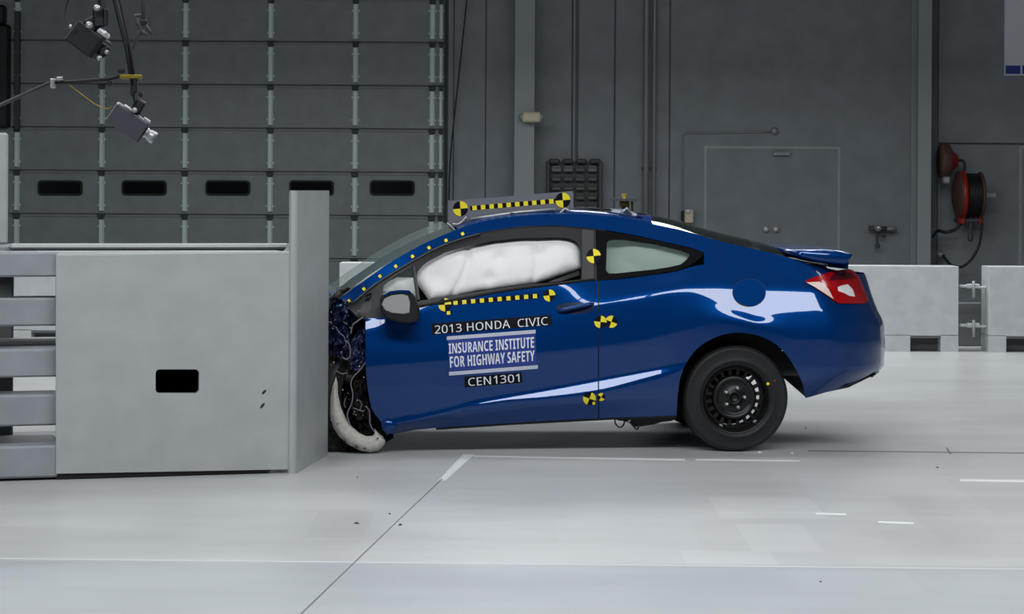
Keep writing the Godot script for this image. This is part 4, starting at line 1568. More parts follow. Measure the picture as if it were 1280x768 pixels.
	# lower sill return, seen as a dark lip
	st = sb()
	tube(st, [L(545, 535.3, -0.09), L(640, 529, -0.09), L(763, 522.6, -0.09), L(845, 519.5, -0.09)], 0.012, 8)
	obj("sill_lip", done(st), M.wreck_black, t, false)

	windows(t)
	marks(t, door, quarter, rail)
	tail(t, quarter)
	wheels(t)
	roof_gear(t)
	wreck(t, door)

func windows(t: Node3D) -> void:
	var main := V([522, 340, 528, 332.5, 535, 327.2, 556, 316.2, 584, 308, 617, 301.2, 650, 298, 699, 297, 712, 298.5, 720, 302, 725, 309, 726.5, 330, 726, 351, 700, 353, 669, 355, 629, 360, 594, 365.5, 560, 371, 540, 374, 524, 376, 519.5, 358])
	var vent := V([478, 366, 480, 357, 497, 343.5, 516, 334, 518.5, 345, 521, 373, 505, 374, 480, 372])
	var corner := V([452, 381, 464, 365, 464.5, 386, 460, 392, 449, 390])
	var outer := PackedVector2Array()
	for px in steps(432, 746, 60): outer.append(Vector2(px, cv(RAIL, px) + 0.2))
	var low := steps(746, 449, 50)
	for px in low: outer.append(Vector2(px, cv(BELT, px) + 0.6))
	outer.append(Vector2(442, 392))
	var st := raw()
	patch(st, outer, [main, vent, corner], -0.004, 6.0)
	var frame := obj("door_window_frame", st, M.black_plastic, t, false)
	# lighter pillar cover and the bright line along the pillar
	st = raw()
	patch(st, V([727.5, 287, 742, 288.5, 742, 350, 727.5, 351.5]), [], 0.001, 6.0)
	obj("pillar_cover", st, M.trim_grey, frame, false)
	st = sb(true)
	var path := []
	for px in steps(440, 600, 24):
		path.append(L(px, cv(RAIL, px) + 1.6, zf(px, cv(RAIL, px) + 1.6) + 0.003))
	tube(st, path, 0.006, 6)
	obj("drip_moulding", done(st), M.trim_grey, frame, false)
	st = sb(true)
	path = []
	for px in steps(525, 744, 24):
		path.append(L(px, cv(BELT, px) - 1.5, zf(px, cv(BELT, px) - 1.5) + 0.002))
	tube(st, path, 0.009, 6)
	obj("belt_moulding", done(st), M.black_rubber, frame, false)
	# the inflated side airbag behind the opening
	var bag := V([519, 352, 521, 340, 528, 331, 540, 322, 556, 313.5, 584, 305.5, 617, 298.5, 650, 295, 700, 294, 716, 296, 724, 303, 728, 312, 729, 336, 722, 339, 700, 345.5, 683, 352, 668, 357.5, 629, 363, 594, 368, 560, 374, 537, 378, 529, 366])
	var puff := func(px: float, py: float) -> float:
		var p := Vector2(px, py)
		var d := rim_of(bag, p) if Geometry2D.is_point_in_polygon(p, bag) else 0.0
		var z := zf(px, py) - 0.115 + 0.085 * sqrt(clampf(1.0 - pow(1.0 - clampf(d / 14.0, 0, 1), 2.0), 0, 1))
		# stitched seams and dimples
		var seam := absf(px - (578.0 + 6.0 * sin((py - 300.0) * 0.06) - (py - 330.0) * 0.18))
		z -= 0.020 * exp(-seam * seam / 16.0)
		seam = absf(px - (668.0 + 3.0 * sin(py * 0.1)))
		z -= 0.015 * exp(-seam * seam / 22.0) * smoothstep(305.0, 330.0, py)
		for q in [[625.0, 322.0, 8.0, 0.026], [612.0, 347.0, 7.0, 0.022], [674.0, 313.0, 8.0, 0.024], [708.0, 340.0, 10.0, 0.012], [572.0, 322.0, 12.0, -0.012], [562.0, 360.0, 14.0, 0.012], [548.0, 345.0, 12.0, 0.02], [700.0, 325.0, 14.0, -0.01], [595.0, 330.0, 18.0, -0.012], [645.0, 335.0, 16.0, -0.012]]:
			var r2 := pow((px - q[0]) / q[2], 2.0) + pow((py - q[1]) / q[2], 2.0)
			z -= q[3] * exp(-r2)
		z += 0.006 * lump.get_noise_2d(px * 0.35, py * 0.35)
		return z
	st = raw()
	patch(st, bag, [], 0, 3.0, puff)
	obj("side_airbag", st, M.airbag, t, false)
	var bag2 := V([474, 362, 482, 354, 496, 347, 517, 347, 521, 356, 521, 372, 500, 374, 478, 370])
	var puff2 := func(px: float, py: float) -> float:
		var p := Vector2(px, py)
		var d := rim_of(bag2, p) if Geometry2D.is_point_in_polygon(p, bag2) else 0.0
		return zf(px, py) - 0.10 + 0.05 * sqrt(clampf(d / 9.0, 0, 1)) + 0.008 * lump.get_noise_2d(px, py)
	st = raw()
	patch(st, bag2, [], 0, 3.0, puff2)
	obj("front_airbag", st, M.airbag, t, false)
	# panes
	st = raw()
	patch(st, vent, [], -0.012, 8.0)
	obj("vent_glass", st, M.glass, frame, false)
	st = raw()
	patch(st, corner, [], -0.012, 8.0)
	obj("corner_glass", st, M.trim_grey, frame, false)
	st = sb()
	tube(st, [L(517.5, 334, zf(517, 334)), L(519.5, 352, zf(519, 352)), L(523, 376, zf(523, 376))], 0.011, 6)
	obj("division_bar", done(st), M.trim_grey, frame, false)
	# dropped door glass edge, lower right of the opening
	st = raw()
	patch(st, V([684, 353, 724, 338.5, 725.5, 344, 700, 352]), [], -0.04, 8.0)
	obj("glass_edge", st, M.black_plastic, frame, false)
	# quarter window
	var q_outer := V([744.6, 287.8, 758, 288.6, 800, 296, 829, 302.3, 864, 310.2, 878, 315, 879.5, 317.5, 877, 321, 864, 331.5, 855, 335, 845, 338.5, 805.5, 344.8, 761, 350, 746, 351.2])
	var q_glass := V([758.5, 304, 761, 301, 767, 300, 780, 300.2, 817, 305.5, 850, 313.5, 861, 317.5, 862, 319.5, 857, 326, 850, 331, 834, 334.5, 817, 337, 770, 342, 761, 342, 757.5, 338.5])
	st = raw()
	patch(st, q_outer, [q_glass], -0.003, 6.0)
	var qf := obj("quarter_window_frame", st, M.black_gloss, t, false)
	st = raw()
	patch(st, q_glass, [], -0.006, 8.0)
	obj("quarter_glass", st, M.glass, qf, false)
	var puff3 := func(px: float, py: float) -> float:
		var lower := py - (322.0 + (px - 757.0) * 0.18 - 16.0 * exp(-pow((px - 770.0) / 30.0, 2.0)))
		return zf(px, py) - 0.09 + 0.03 * clampf(-lower / 12.0, -1, 1) + 0.003 * lump.get_noise_2d(px * 0.3, py * 0.3)
	st = raw()
	patch(st, V([753, 297, 780, 297, 820, 303, 866, 315, 866, 322, 852, 334, 820, 340, 770, 345, 753, 345]), [], 0, 3.0, puff3)
	obj("rear_airbag", st, M.quarter_bag, t, false)
	# dark cabin behind everything
	st = sb()
	slab(st, V([470, 345, 540, 300, 620, 290, 760, 292, 870, 315, 900, 345, 900, 470, 470, 500]), -1.0, -0.45)
	obj("cabin_interior", done(st), M.wreck_black, t, false)
	# mirror
	st = sb()
	slab(st, V([474.5, 374, 479, 367.5, 488, 364.5, 500, 363, 511, 363.5, 516.5, 368, 520, 377, 524.5, 384, 524.5, 396, 521, 402.5, 512, 404.5, 500, 403.5, 488, 400.5, 480, 395.5, 475.5, 387]), 0.0, 0.12, 2.5)
	var mir := obj("side_mirror", done(st), M.black_plastic, t, false)
	st = sb()
	slab(st, V([477, 381, 480.5, 373.5, 490, 369.3, 503, 368, 510, 370, 512.5, 378, 512, 391, 505, 392.8, 490, 391.5, 481.5, 388]), 0.115, 0.128, 1.0)
	obj("mirror_glass", done(st), M.mirror_face, mir, false)
	st = sb()
	slab(st, V([478.5, 368.5, 487, 364.3, 500, 362.6, 511.5, 363, 515, 366.5, 500, 365.8, 488, 367.2, 480, 371]), -0.01, 0.126, 0.6)
	obj("mirror_cap", done(st), M.car_paint, mir, false)
	st = sb()
	slab(st, V([505, 388, 520, 384, 524, 396, 508, 400]), -0.13, 0.02, 1.0)
	obj("mirror_foot", done(st), M.black_plastic, mir, false)

func marks(t: Node3D, door: Node, quarter: Node, rail: Node) -> void:
	# lettering on the door
	var st := raw()
	patch(st, V([539.6, 405, 689, 393.8, 690, 406.6, 540.4, 418.8]), [], 0.0015, 8.0)
	obj("lettering_strip", st, M.sticker_black, door, false)
	lettering("lettering", "2013 HONDA  CIVIC", V([543.2, 407.3, 684.5, 396.4, 685, 406.6, 543.8, 417.6]), M.letter_white, door)
	st = raw()
	patch(st, V([560, 425.5, 669.3, 417.2, 671, 456, 562, 464.5]), [], 0.0012, 8.0)
	obj("lettering_panel", st, M.plate_blue, door, false)
	for q in [[558.5, 420.8, 669.5, 412.4], [561.2, 465.2, 672.4, 456.6]]:
		st = raw()
		patch(st, V([q[0], q[1], q[2], q[3], q[2], q[3] + 4.6, q[0], q[1] + 4.6]), [], 0.002, 8.0)
		obj("stripe", st, M.letter_silver, door, false)
	lettering("lettering", "INSURANCE INSTITUTE", V([560.6, 429.6, 667.4, 421.2, 667.8, 435, 561, 442.8]), M.letter_white, door, true)
	lettering("lettering", "FOR HIGHWAY SAFETY", V([562, 446, 668.2, 438, 668.4, 451.6, 562.8, 460]), M.letter_white, door, true)
	st = raw()
	patch(st, V([580.3, 471.4, 652, 465.8, 653, 478.6, 581, 484.6]), [], 0.0015, 8.0)
	obj("lettering_strip", st, M.sticker_black, door, false)
	lettering("lettering", "CEN1301", V([585, 473, 649, 467.6, 649.6, 477.6, 585.6, 483.2]), M.letter_white, door)
	# target markers
	squares("target_strip", door, Vector2(569.3, 378.6), Vector2(668.7, 370.4), 10, 5.2)
	target(door, 556, 381.2, 8.2, -0.08)
	squares("marker_square", door, Vector2(560.6, 391.4), Vector2(561.6, 391.3), 1, 4.4, 99.0, false)
	target(door, 686.8, 369.6, 7.6, -0.08)
	target(quarter, 750.6, 402.6, 7.8, 0.1)
	target(quarter, 764.2, 402.4, 7.6, -PI / 2 + 0.35)
	target(door, 736.8, 498.6, 8.0, 0.35)
	target(quarter, 751.5, 496.6, 5.0, -1.0)
	squares("marker_square", door, Vector2(742.3, 504.4), Vector2(743.3, 504.3), 1, 3.6, 99.0, false)
	target(t.get_node("quarter_window_frame"), 742, 320.2, 9.0, -0.1)
	var dots := [[436.2, 376.4], [455, 361.4], [475, 345.4], [494.8, 332.9], [515.7, 320.6], [536.3, 309.8], [557.6, 300.6], [578.4, 292.4]]
	for q in dots:
		var d := Vector2(20, -13 if q[0] < 500 else -10).normalized()
		squares("marker_square", rail, Vector2(q[0], q[1]) - d * 0.1, Vector2(q[0], q[1]) + d * 0.1, 1, 3.8, 99.0, false)
	# handle and its hollow
	st = raw()
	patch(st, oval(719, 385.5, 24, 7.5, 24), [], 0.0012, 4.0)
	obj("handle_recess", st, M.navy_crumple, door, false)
	st = sb(true)
	var hp := []
	for q in [[699, 388.5, 0.004], [704, 387.2, 0.022], [715, 385.0, 0.03], [728, 382.2, 0.028], [737, 380.3, 0.018], [741, 379.6, 0.004]]:
		hp.append(L(q[0], q[1], zf(q[0], q[1]) + q[2]))
	tube(st, bend(hp, 4), 0.012, 10)
	obj("door_handle", done(st), M.car_paint, door, false)
	# fuel door
	st = raw()
	patch(st, oval(936.5, 366, 20.8, 17.8, 36), [], 0.0012, 4.0)
	obj("fuel_door_gap", st, M.wreck_black, quarter, false)
	st = raw()
	patch(st, oval(936.5, 366, 20.2, 17.2, 36), [], 0, 4.0, func(px: float, py: float) -> float: return zf(936.5, 366) + 0.014 + (py - 366.0) * 0.0011 - (px - 936.5) * 0.0002)
	obj("fuel_door", st, M.car_paint, quarter, false)

func tail(t: Node3D, quarter: Node) -> void:
	var st := raw()
	var edge := func(py: float) -> float: return cv(TAIL, py) - 0.8
	var red := V([1006, 352, 1013, 348.4, 1021, 345.4, 1040, 339.2, 1056, 336.8, 1066, 337.5, edge.call(346), 346, edge.call(356), 356, edge.call(366), 366, edge.call(376), 376, 1080, 379.6, 1048, 379.4, 1040, 374, 1030.6, 367.5, 1018, 359])
	patch(st, red, [], 0.010, 4.0)
	var lamp := obj("tail_lamp", st, M.lamp_red, t, false)
	st = raw()
	patch(st, V([1008, 353.2, 1024, 352.4, 1030, 355, 1036, 362, 1042, 374, 1030, 366.3, 1018, 358.6]), [], 0.012, 4.0)
	obj("reflector", st, M.lamp_clear, lamp, false)
	st = raw()
	patch(st, V([1047, 359, 1052, 357, 1060, 355.5, 1066, 362, 1069, 371, 1062, 370, 1054, 366, 1048, 364]), [], 0.012, 4.0)
	obj("reversing_lens", st, M.lamp_white, lamp, false)
	st = raw()
	patch(st, V([1040, 344, 1056, 340.5, 1066, 341, 1070, 348, 1050, 350, 1036, 350.5]), [], 0.012, 4.0)
	obj("brake_lens", st, M.lamp_dark_red, lamp, false)
	# far lamp
	st = raw()
	mirrored(st, lamp.mesh)
	obj("tail_lamp", st, M.lamp_red, t, false)
	# spoiler: one aerofoil across the boot, with a foot
	var prof := V([984, 314.5, 990, 312.8, 1006, 312, 1030, 311.6, 1058, 313.6, 1070, 317.2, 1074.5, 320.6, 1073, 324, 1069, 328.5, 1062, 333.5, 1040, 332.5, 1018, 329.5, 1000, 325])
	st = sb(true)
	var n := prof.size()
	var rings := []
	for k in 15:
		var s := k / 14.0
		var end := 1.0 - pow(absf(2 * s - 1), 6.0) * 0.25
		var r := []
		for p in prof:
			var q: Vector2 = Vector2(1035, 321) + (p - Vector2(1035, 321)) * end
			var a := L(q.x, q.y, -0.22)
			r.append(a.lerp(over(a), s) + Vector3(0.0, 0.012 * sin(PI * s), 0))
		rings.append(r)
	for k in 14:
		for i in n:
			var i2 := (i + 1) % n
			var c := L(1035, 321, -0.22)
			var out: Vector3 = (rings[k][i] + rings[k][i2]) * 0.5 - c
			out.z = 0
			quad(st, rings[k][i], rings[k][i2], rings[k + 1][i2], rings[k + 1][i], out)
	var ix := Geometry2D.triangulate_polygon(prof)
	for k in range(0, ix.size(), 3):
		tri(st, rings[0][ix[k]], rings[0][ix[k + 1]], rings[0][ix[k + 2]], Vector3(0, 0, 1))
		tri(st, rings[14][ix[k]], rings[14][ix[k + 1]], rings[14][ix[k + 2]], Vector3(0, 0, -1))
	var sp := obj("spoiler", done(st), M.car_paint, t, false)
	st = sb()
	for z in [-0.30, -1.45]:
		st = sb()
		var foot := []
		for q in [[1030, 322], [1062, 322], [1060, 336], [1036, 334]]:
			foot.append(Vector2(q[0], q[1]))
		slab(st, PackedVector2Array(foot), z - 0.07, z, 1.0)
		obj("spoiler_foot", done(st), M.car_paint, sp, false)
	# lower corner slot of the bumper
	st = raw()
	patch(st, V([1086, 470, 1098, 462, 1099, 465, 1090, 472.5]), [], 0.003, 4.0)
	obj("bumper_slot", st, M.wreck_black, quarter, false)

func wheels(t: Node3D) -> void:
	var c := L(921, 499, -0.035)
	var r := c.y
	c.z = -0.145
	var prof := [Vector2(0.195, -0.085), Vector2(0.21, -0.1), Vector2(0.25, -0.107), Vector2(0.29, -0.1), Vector2(r - 0.006, -0.083), Vector2(r, -0.07), Vector2(r, -0.03), Vector2(r - 0.006, -0.028), Vector2(r - 0.006, -0.022), Vector2(r, -0.02), Vector2(r, 0.02), Vector2(r - 0.006, 0.022), Vector2(r - 0.006, 0.028), Vector2(r, 0.03), Vector2(r, 0.07), Vector2(r - 0.006, 0.083), Vector2(0.29, 0.1), Vector2(0.283, 0.1025), Vector2(0.279, 0.1005), Vector2(0.25, 0.107), Vector2(0.224, 0.105), Vector2(0.220, 0.108), Vector2(0.216, 0.105), Vector2(0.205, 0.1), Vector2(0.195, 0.085)]
	var make_wheel := func(tf: Transform3D, called: String, detail: bool) -> MeshInstance3D:
		var st := sb(true)
		lathe(st, prof, tf, 64)
		var tyre := obj(called, done(st), M.tyre_rubber, t, false)
		st = sb(true)
		lathe(st, [Vector2(0.205, 0.086), Vector2(0.207, 0.094), Vector2(0.200, 0.098), Vector2(0.193, 0.092), Vector2(0.188, 0.075), Vector2(0.176, 0.06), Vector2(0.172, 0.02), Vector2(0.172, -0.09)], tf, 56)
		obj("rim_barrel", done(st), M.rim_black, tyre, false)
		# the disc: a dished centre joined to the barrel by bridges between round holes
		st = sb(true)
		lathe(st, [Vector2(0.132, 0.022), Vector2(0.128, 0.036), Vector2(0.118, 0.046), Vector2(0.108, 0.046), Vector2(0.098, 0.034), Vector2(0.088, 0.026), Vector2(0.075, 0.03), Vector2(0.046, 0.034), Vector2(0.036, 0.05), Vector2(0.03, 0.052), Vector2(0.027, 0.03), Vector2(0, 0.03)], tf, 48)
		obj("rim_disc", done(st), M.rim_black, tyre, false)
		if not detail: return tyre
		st = sb()
		var nh := 20
		for k in nh:
			var w := TAU * (k + 0.5) / nh
			var bb := Basis(Vector3(0, 0, 1), w)
			box(st, tf * (bb * Vector3(0.152, 0, 0.017)), Vector3(0.05, 0.022, 0.014), 0.003, tf.basis * bb)
		lathe(st, [Vector2(0.173, 0.024), Vector2(0.164, 0.024), Vector2(0.164, 0.01), Vector2(0.173, 0.01)], tf, 48)
		obj("rim_bridges", done(st), M.rim_black, tyre, false)
		st = sb(true)
		lathe(st, [Vector2(0, -0.035), Vector2(0.13, -0.035), Vector2(0.135, -0.045), Vector2(0.13, -0.055), Vector2(0, -0.055)], tf * Transform3D(Basis.IDENTITY, Vector3(-0.014, -0.026, 0)), 40)
		obj("brake_disc", done(st), M.trim_grey, tyre, false)
		for k in 5:
			var w := TAU * k / 5 + 0.05
			st = sb(true)
			lathe(st, [Vector2(0, 0.062), Vector2(0.008, 0.06), Vector2(0.0105, 0.054), Vector2(0.0105, 0.032), Vector2(0.014, 0.03)], tf * Transform3D(Basis.IDENTITY, Vector3(cos(w) * 0.0585, sin(w) * 0.0585, 0)), 6)
			obj("lug_nut", done(st), M.silver, tyre, false)
		st = sb(true)
		lathe(st, [Vector2(0, 0.112), Vector2(0.006, 0.110), Vector2(0.01, 0.104)], tf * Transform3D(Basis.IDENTITY, Vector3(0.183, 0.085, 0)), 12)
		obj("yellow_dot", done(st), M.yellow, tyre, false)
		st = sb(true)
		lathe(st, [Vector2(0, 0.110), Vector2(0.004, 0.109), Vector2(0.007, 0.102)], tf * Transform3D(Basis.IDENTITY, Vector3(0.222, 0.104, 0)), 12)
		obj("red_dot", done(st), M.red_dot, tyre, false)
		# balance weight and chips of light metal on the rim
		st = sb()
		for w in [-2.05, -0.86]:
			box(st, tf * Vector3(cos(w) * 0.178, sin(w) * 0.178, 0.06), Vector3(0.022, 0.014, 0.01), 0.003, tf.basis * Basis(Vector3(0, 0, 1), w + PI / 2))
		obj("balance_weight", done(st), M.silver, tyre, false)
		return tyre
	make_wheel.call(Transform3D(Basis.IDENTITY, c), "rear_wheel", true)
	make_wheel.call(Transform3D(Basis(Vector3.UP, PI), Vector3(c.x, c.y, -WIDE - c.z)), "rear_wheel", false)
	# rear suspension, exhaust and wiring under the sill
	var st := sb(true)
	tube(st, [Vector3(c.x, c.y - 0.02, -0.3), Vector3(c.x, c.y - 0.02, -WIDE + 0.3)], 0.035, 10)
	tube(st, [Vector3(c.x, c.y, -0.3), L(800, 512, -0.35)], 0.03, 10)
	obj("rear_axle", done(st), M.wreck_black, t, false)
	st = sb(true)
	var helix := []
	for k in 60:
		helix.append(Vector3(c.x + 0.09 + 0.05 * cos(k * 0.65), c.y + 0.02 + k * 0.0045, -0.36 + 0.05 * sin(k * 0.65)))
	tube(st, helix, 0.008, 6)
	obj("coil_spring", done(st), M.spring_steel, t, false)
	st = sb()
	slab(st, V([768, 521, 846, 517, 846, 523, 840, 526.5, 826, 528, 818, 531, 800, 533.5, 793, 534, 790, 531, 781, 527, 772, 526]), -0.5, -0.14, 1.0)
	obj("floor_trim_panel", done(st), M.wreck_black, t, false)
	st = sb(true)
	tube(st, bend([L(769, 522, -0.13), L(769, 529, -0.13), L(774, 534.5, -0.13), L(779, 532, -0.13), L(781, 526, -0.13)], 4), 0.005, 6)
	tube(st, bend([L(786, 526, -0.12), L(790, 531, -0.12), L(796, 537, -0.12), L(799, 532, -0.12)], 4), 0.006, 6)
	obj("loose_cable", done(st), M.hose_black, t, false)
	st = sb()
	box(st, L(786.5, 526.5, -0.11), Vector3(0.022, 0.012, 0.01), 0.002, Basis(Vector3(0, 0, 1), 0.6))
	obj("cable_clip", done(st), M.silver, t, false)
	# front wheel, shoved back and turned out, mostly in the dark
	var f := L(444, 502, -0.33)
	f.y = r + 0.002
	make_wheel.call(Transform3D(Basis(Vector3.UP, 0.75), f), "front_wheel", false)
	var f2 := L(400, 500, -1.45)
	f2.y = r + 0.002
	make_wheel.call(Transform3D(Basis(Vector3.UP, PI), f2), "front_wheel", false)

func roof_gear(t: Node3D) -> void:
	# board with the target line, standing on the near edge of the roof
	var zb := -0.42
	var st := sb()
	slab(st, V([560.5, 251.5, 716.4, 238.8, 717, 261, 692, 263.5, 650, 266.5, 605, 272.5, 585, 278, 572, 283, 561, 288]), zb - 0.012, zb)
	var board := obj("roof_target_board", done(st), M.board_grey, t, false)
	squares("target_strip", board, Vector2(593.2, 260), Vector2(689.2, 251.8), 10, 5.6, zb + 0.001)
	target(board, 575.6, 261, 9.4, -0.08, zb + 0.002)
	target(board, 703.6, 250.4, 9.4, -0.08, zb + 0.002)
	st = sb(true)
	tube(st, [L(588, 273.8, zb + 0.02), L(625, 268.6, zb + 0.02), L(648, 265.4, zb + 0.02), L(694, 262, zb + 0.02)], 0.009, 8)
	obj("silver_rail", done(st), M.silver, board, false)
	for q in [[[566, 280], [572, 280.5], [578, 277], [583, 271]], [[559, 279], [564, 283.5], [569.5, 288.5]], [[697, 268], [703, 264], [706, 261], [711, 264]]]:
		st = sb(true)
		var fp := []
		for p in q: fp.append(L(p[0], p[1], zb + 0.025))
		tube(st, bend(fp), 0.0065, 6)
		obj("fastening", done(st), M.silver, board, false)
	st = sb()
	for x in [640.0, 655.0, 668.0, 700.0]:
		box(st, L(x, 267.5, zb + 0.01), Vector3(0.03, 0.02, 0.04), 0.004)
	obj("bracket", done(st), M.trim_grey, board, false)
	# instrument stand behind it: foot, mast and dark plate
	st = sb()
	slab(st, V([763, 261, 777, 260.5, 786, 263, 797, 268.5, 793, 272, 779, 271, 770, 268.5, 763, 264.5]), -0.70, -0.62, 1.0)
	var stand := obj("roof_stand", done(st), M.letter_white, t, false)
	st = sb()
	slab(st, V([761, 249.2, 765, 247.8, 797, 248.6, 800, 250.2, 796, 252, 765, 251.2]), -0.80, -0.55, 0.4)
	obj("stand_plate", done(st), M.rack_dark, stand, false)
	st = sb(true)
	tube(st, [L(780.5, 242, -0.66), L(780.5, 264, -0.66)], 0.014, 8)
	tube(st, [L(790, 250, -0.62), L(790.5, 264, -0.62)], 0.007, 8)
	lathe(st, [Vector2(0, 0.03), Vector2(0.03, 0.02), Vector2(0.03, -0.02), Vector2(0, -0.03)], Transform3D(Basis(Vector3.RIGHT, PI / 2), L(780.5, 255, -0.66)), 12)
	obj("mast", done(st), M.brass, stand, false)
	st = sb(true)
	tube(st, [L(776, 268, -0.6), L(783, 260.5, -0.6), L(789, 270, -0.6)], 0.012, 8)
	obj("strut", done(st), M.silver, stand, false)
	st = sb()
	slab(st, V([769, 270.5, 790, 272.5, 804, 275, 804, 280, 786, 278, 769, 275]), -0.5, -0.40, 0.8)
	obj("dark_clamp", done(st), M.rack_dark, stand, false)
	st = sb()
	slab(st, V([795, 268.5, 813, 270, 815.5, 272, 814, 279.5, 803, 279, 803, 272]), -0.52, -0.42, 0.8)
	obj("blue_block", done(st), M.plate_blue, stand, false)
	st = sb(true)
	tube(st, [L(717, 260.5, -0.6), L(740, 260.5, -0.6), L(765, 263, -0.6)], 0.006, 6)
	obj("cable", done(st), M.trim_grey, stand, false)

func crumple(called: String, poly: PackedVector2Array, z0: float, amp: float, s: float, m: Material, parent: Node) -> MeshInstance3D:
	var st := raw()
	var f := func(px: float, py: float) -> float:
		var a := lump.get_noise_3d(px * 1.6, py * 1.1, s * 37.0)
		return z0 + amp * (a )
	patch(st, poly, [], 0, 2.5, f)
	return obj(called, st, m, parent, false)

func wreck(t: Node3D, door: Node) -> void:
	# dark cavity where the wheel house was
	crumple("crushed_wheel_house", V([404.5, 400, 412, 384, 428, 372, 452, 372, 470, 384, 470, 400, 462, 452, 466, 505, 480, 528, 492, 540, 492, 548, 478, 556, 440, 566, 404, 572]), -0.26, 0.08, 1.0, M.wreck_grey, t)
	crumple("torn_inner_panel", V([409, 436, 424, 444, 437, 448, 446, 462, 438, 480, 424, 470, 413, 462]), -0.13, 0.08, 2.0, M.wreck_brown, t)
	crumple("torn_inner_panel", V([442, 470, 452, 466, 458, 478, 460, 505, 466, 530, 462, 543, 450, 538, 441, 520, 440, 495]), -0.17, 0.09, 3.0, M.wreck_grey, t)
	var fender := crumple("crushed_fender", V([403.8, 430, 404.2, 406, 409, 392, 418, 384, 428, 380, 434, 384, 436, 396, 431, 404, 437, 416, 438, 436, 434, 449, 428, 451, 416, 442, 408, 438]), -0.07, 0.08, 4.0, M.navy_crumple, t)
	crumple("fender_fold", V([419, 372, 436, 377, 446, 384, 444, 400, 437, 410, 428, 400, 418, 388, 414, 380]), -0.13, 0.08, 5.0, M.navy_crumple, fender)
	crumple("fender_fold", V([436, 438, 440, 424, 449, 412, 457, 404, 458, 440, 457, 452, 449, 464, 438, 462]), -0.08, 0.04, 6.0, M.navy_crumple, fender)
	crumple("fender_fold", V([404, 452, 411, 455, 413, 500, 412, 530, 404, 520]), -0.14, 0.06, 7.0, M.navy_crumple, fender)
	crumple("pillar_foot", V([424, 384, 440, 379, 452, 372, 464, 366, 470, 378, 468, 392, 456, 396, 444, 402, 436, 396, 428, 392]), -0.15, 0.06, 8.0, M.wreck_black, t)
	crumple("bonnet_edge", V([412, 372, 424, 362, 436, 359, 440, 364, 432, 374, 420, 381, 413, 384]), -0.22, 0.08, 9.0, M.wreck_brown, t)
	# torn bright edges
	var st := sb(true)
	var k := 0
	for path in [[453.5, 397, 445, 403, 440.5, 407, 438.5, 418], [433, 426, 437, 432, 437.5, 445, 433, 449.5, 428, 446.5], [457.5, 453, 450, 463, 442, 471, 438.5, 480, 441, 492, 439.5, 505, 434, 518, 437, 530], [457, 508, 462, 515, 462.5, 530, 468, 540], [420, 409, 425, 417, 430, 421, 433, 430], [420.5, 463.5, 427, 467.5, 433, 466.5], [429, 369.5, 440, 361, 449, 353], [409, 404, 413, 402.5, 415, 405], [428, 402, 432, 404, 434, 406], [449, 500, 452, 506, 450, 512], [432, 498, 430, 506, 432, 510], [441, 510, 453, 514, 457, 512]]:
		var pts := []
		for i in range(0, path.size(), 2):
			pts.append(L(path[i], path[i + 1], -0.03 if k < 5 else -0.05))
		tube(st, bend(pts, 3), 0.0045 if k in [0, 1, 2, 3] else 0.003, 6)
		k += 1
	obj("torn_edge", done(st), M.torn_metal, fender, false)
	# glass grit and paint flakes caught in the folds
	st = sb()
	for i in 32:
		var px := rng.randf_range(406, 458)
		var py := rng.randf_range(385, 530)
		var sz := rng.randf_range(0.002, 0.007)
		box(st, L(px, py, rng.randf_range(-0.08, 0.0)), Vector3(sz, sz * 0.7, sz * 0.5), 0.0, Basis(Vector3(0, 0, 1), rng.randf() * 3.0))
	var grit := obj("glass_grit", done(st), M.debris_pale, fender, false)
	grit.set_meta("kind", "stuff")
	# the pale crescent of the turned front wheel: a convex bow with a closed back
	var bow := V([420, 471, 415.5, 484, 412.8, 500, 412.6, 520, 416, 534, 424, 546.5, 436, 556.5, 450, 563.5, 462, 566, 473, 563.5, 480, 557.5, 482, 551.5, 479, 546, 472, 540.5, 468, 536, 468.5, 541, 466, 545, 458, 545.5, 449, 541.5, 440, 534, 432, 523, 426, 509, 422.5, 492, 422, 478])
	var bulge := func(px: float, py: float) -> float:
		var p := Vector2(px, py)
		var d := rim_of(bow, p) if Geometry2D.is_point_in_polygon(p, bow) else 0.0
		return -0.06 + 0.045 * sqrt(clampf(1.0 - pow(1.0 - clampf(d / 8.0, 0, 1), 2.0), 0, 1)) + 0.003 * lump.get_noise_2d(px, py)
	st = raw()
	patch(st, bow, [], 0, 2.5, bulge)
	var cres := obj("wheel_edge_bow", st, M.wheel_white, t, false)
	st = sb()
	slab(st, bow, -0.12, -0.062)
	obj("bow_back", done(st), M.wheel_white, cres, false)
	for q in [[445, 560, 2.2], [456, 561, 1.6], [472, 548, 1.4], [422, 530, 1.2], [431, 552, 1.3]]:
		st = sb()
		slab(st, oval(q[0], q[1], q[2], q[2] * 0.6, 8), -0.06, -0.005)
		obj("grime_spot", done(st), M.wreck_brown, cres, false)
	# front tyre rubber pressed under the bow
	var tyre := V([404.5, 573, 403.5, 540, 406, 505, 411, 496, 414, 530, 424, 549, 440, 561, 458, 567.5, 470, 565.5, 462, 570, 440, 573.4, 420, 574])
	crumple("burst_tyre", tyre, -0.13, 0.03, 11.0, M.tyre_rubber, t)
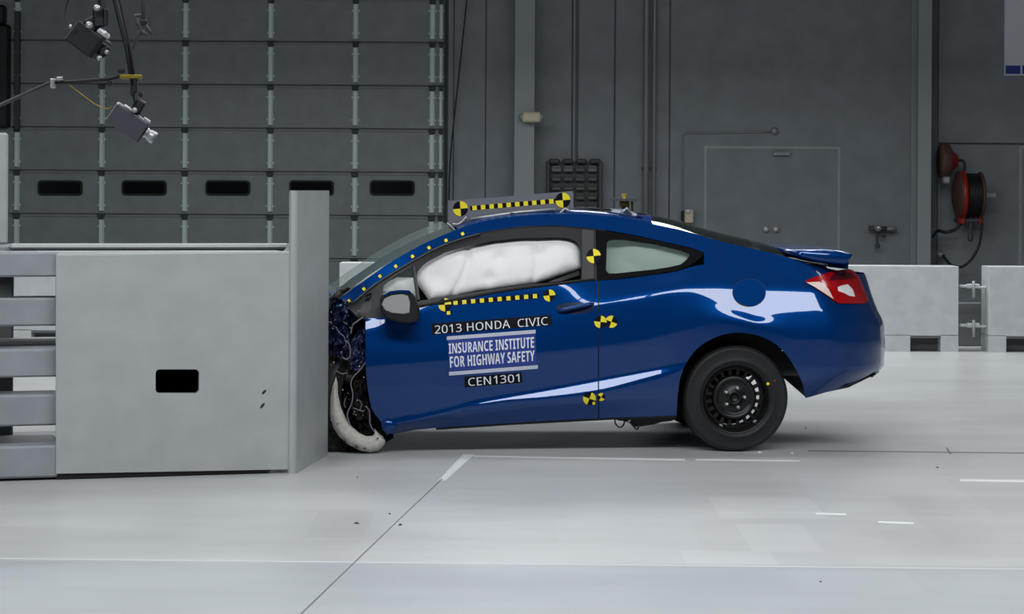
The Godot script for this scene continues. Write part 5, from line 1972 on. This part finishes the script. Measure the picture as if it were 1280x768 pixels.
	# bent end of the sill
	var nub := V([476, 527, 484, 523, 494, 526, 497, 533, 494, 541, 484, 543.5, 478, 537])
	st = raw()
	patch(st, nub, [], 0, 2.5, func(px: float, py: float) -> float: return -0.03 + 0.05 * sqrt(clampf(1.0 - pow((px - 486.0) / 12.0, 2.0) - pow((py - 533.0) / 12.0, 2.0), 0, 1)))
	obj("sill_end", st, M.car_paint, door, false)
	# what is left of the bonnet and nose, on the far side of the barrier
	st = sb()
	var hood := []
	for i in 13:
		var r := []
		for j in 13:
			var a := L(lerpf(428, 250, i / 12.0), 372 + 1.6 * i, -0.3)
			var z := lerpf(-0.55, -WIDE + 0.12, j / 12.0)
			if i < 2: z = lerpf(-0.25, -WIDE + 0.2, j / 12.0)
			r.append(Vector3(a.x + (0.05 * j / 12.0), a.y - 0.02 * i + 0.09 * lump.get_noise_2d(i * 9.0, j * 9.0) - (0.12 if i == 12 else 0.0), z))
		hood.append(r)
	for i in 12:
		for j in 12:
			quad(st, hood[i][j], hood[i + 1][j], hood[i + 1][j + 1], hood[i][j + 1], Vector3.UP)
	obj("bonnet", done(st), M.car_paint, t, false)
	st = sb()
	for i in 12:
		for e in [0, 12]:
			var a: Vector3 = hood[i][e]
			var b: Vector3 = hood[i + 1][e]
			quad(st, a, b, Vector3(b.x, 0.3, b.z), Vector3(a.x, 0.3, a.z), Vector3(0, 0, 1 if e == 0 else -1))
	for j in 12:
		var a: Vector3 = hood[12][j]
		var b: Vector3 = hood[12][j + 1]
		quad(st, a, b, Vector3(b.x + 0.05, 0.3, b.z), Vector3(a.x + 0.05, 0.3, a.z), Vector3.LEFT)
	obj("nose_panel", done(st), M.navy_crumple, t, false)
	# dashboard seen through the windscreen
	st = sb()
	var da := L(455, 388, -0.25)
	var db := L(520, 372, -0.25)
	quad(st, da, db, over(db), over(da), Vector3.UP)
	quad(st, db, db - Vector3(0, 0.3, 0), over(db) - Vector3(0, 0.3, 0), over(db), Vector3.RIGHT)
	obj("dashboard", done(st), M.trim_grey, t, false)
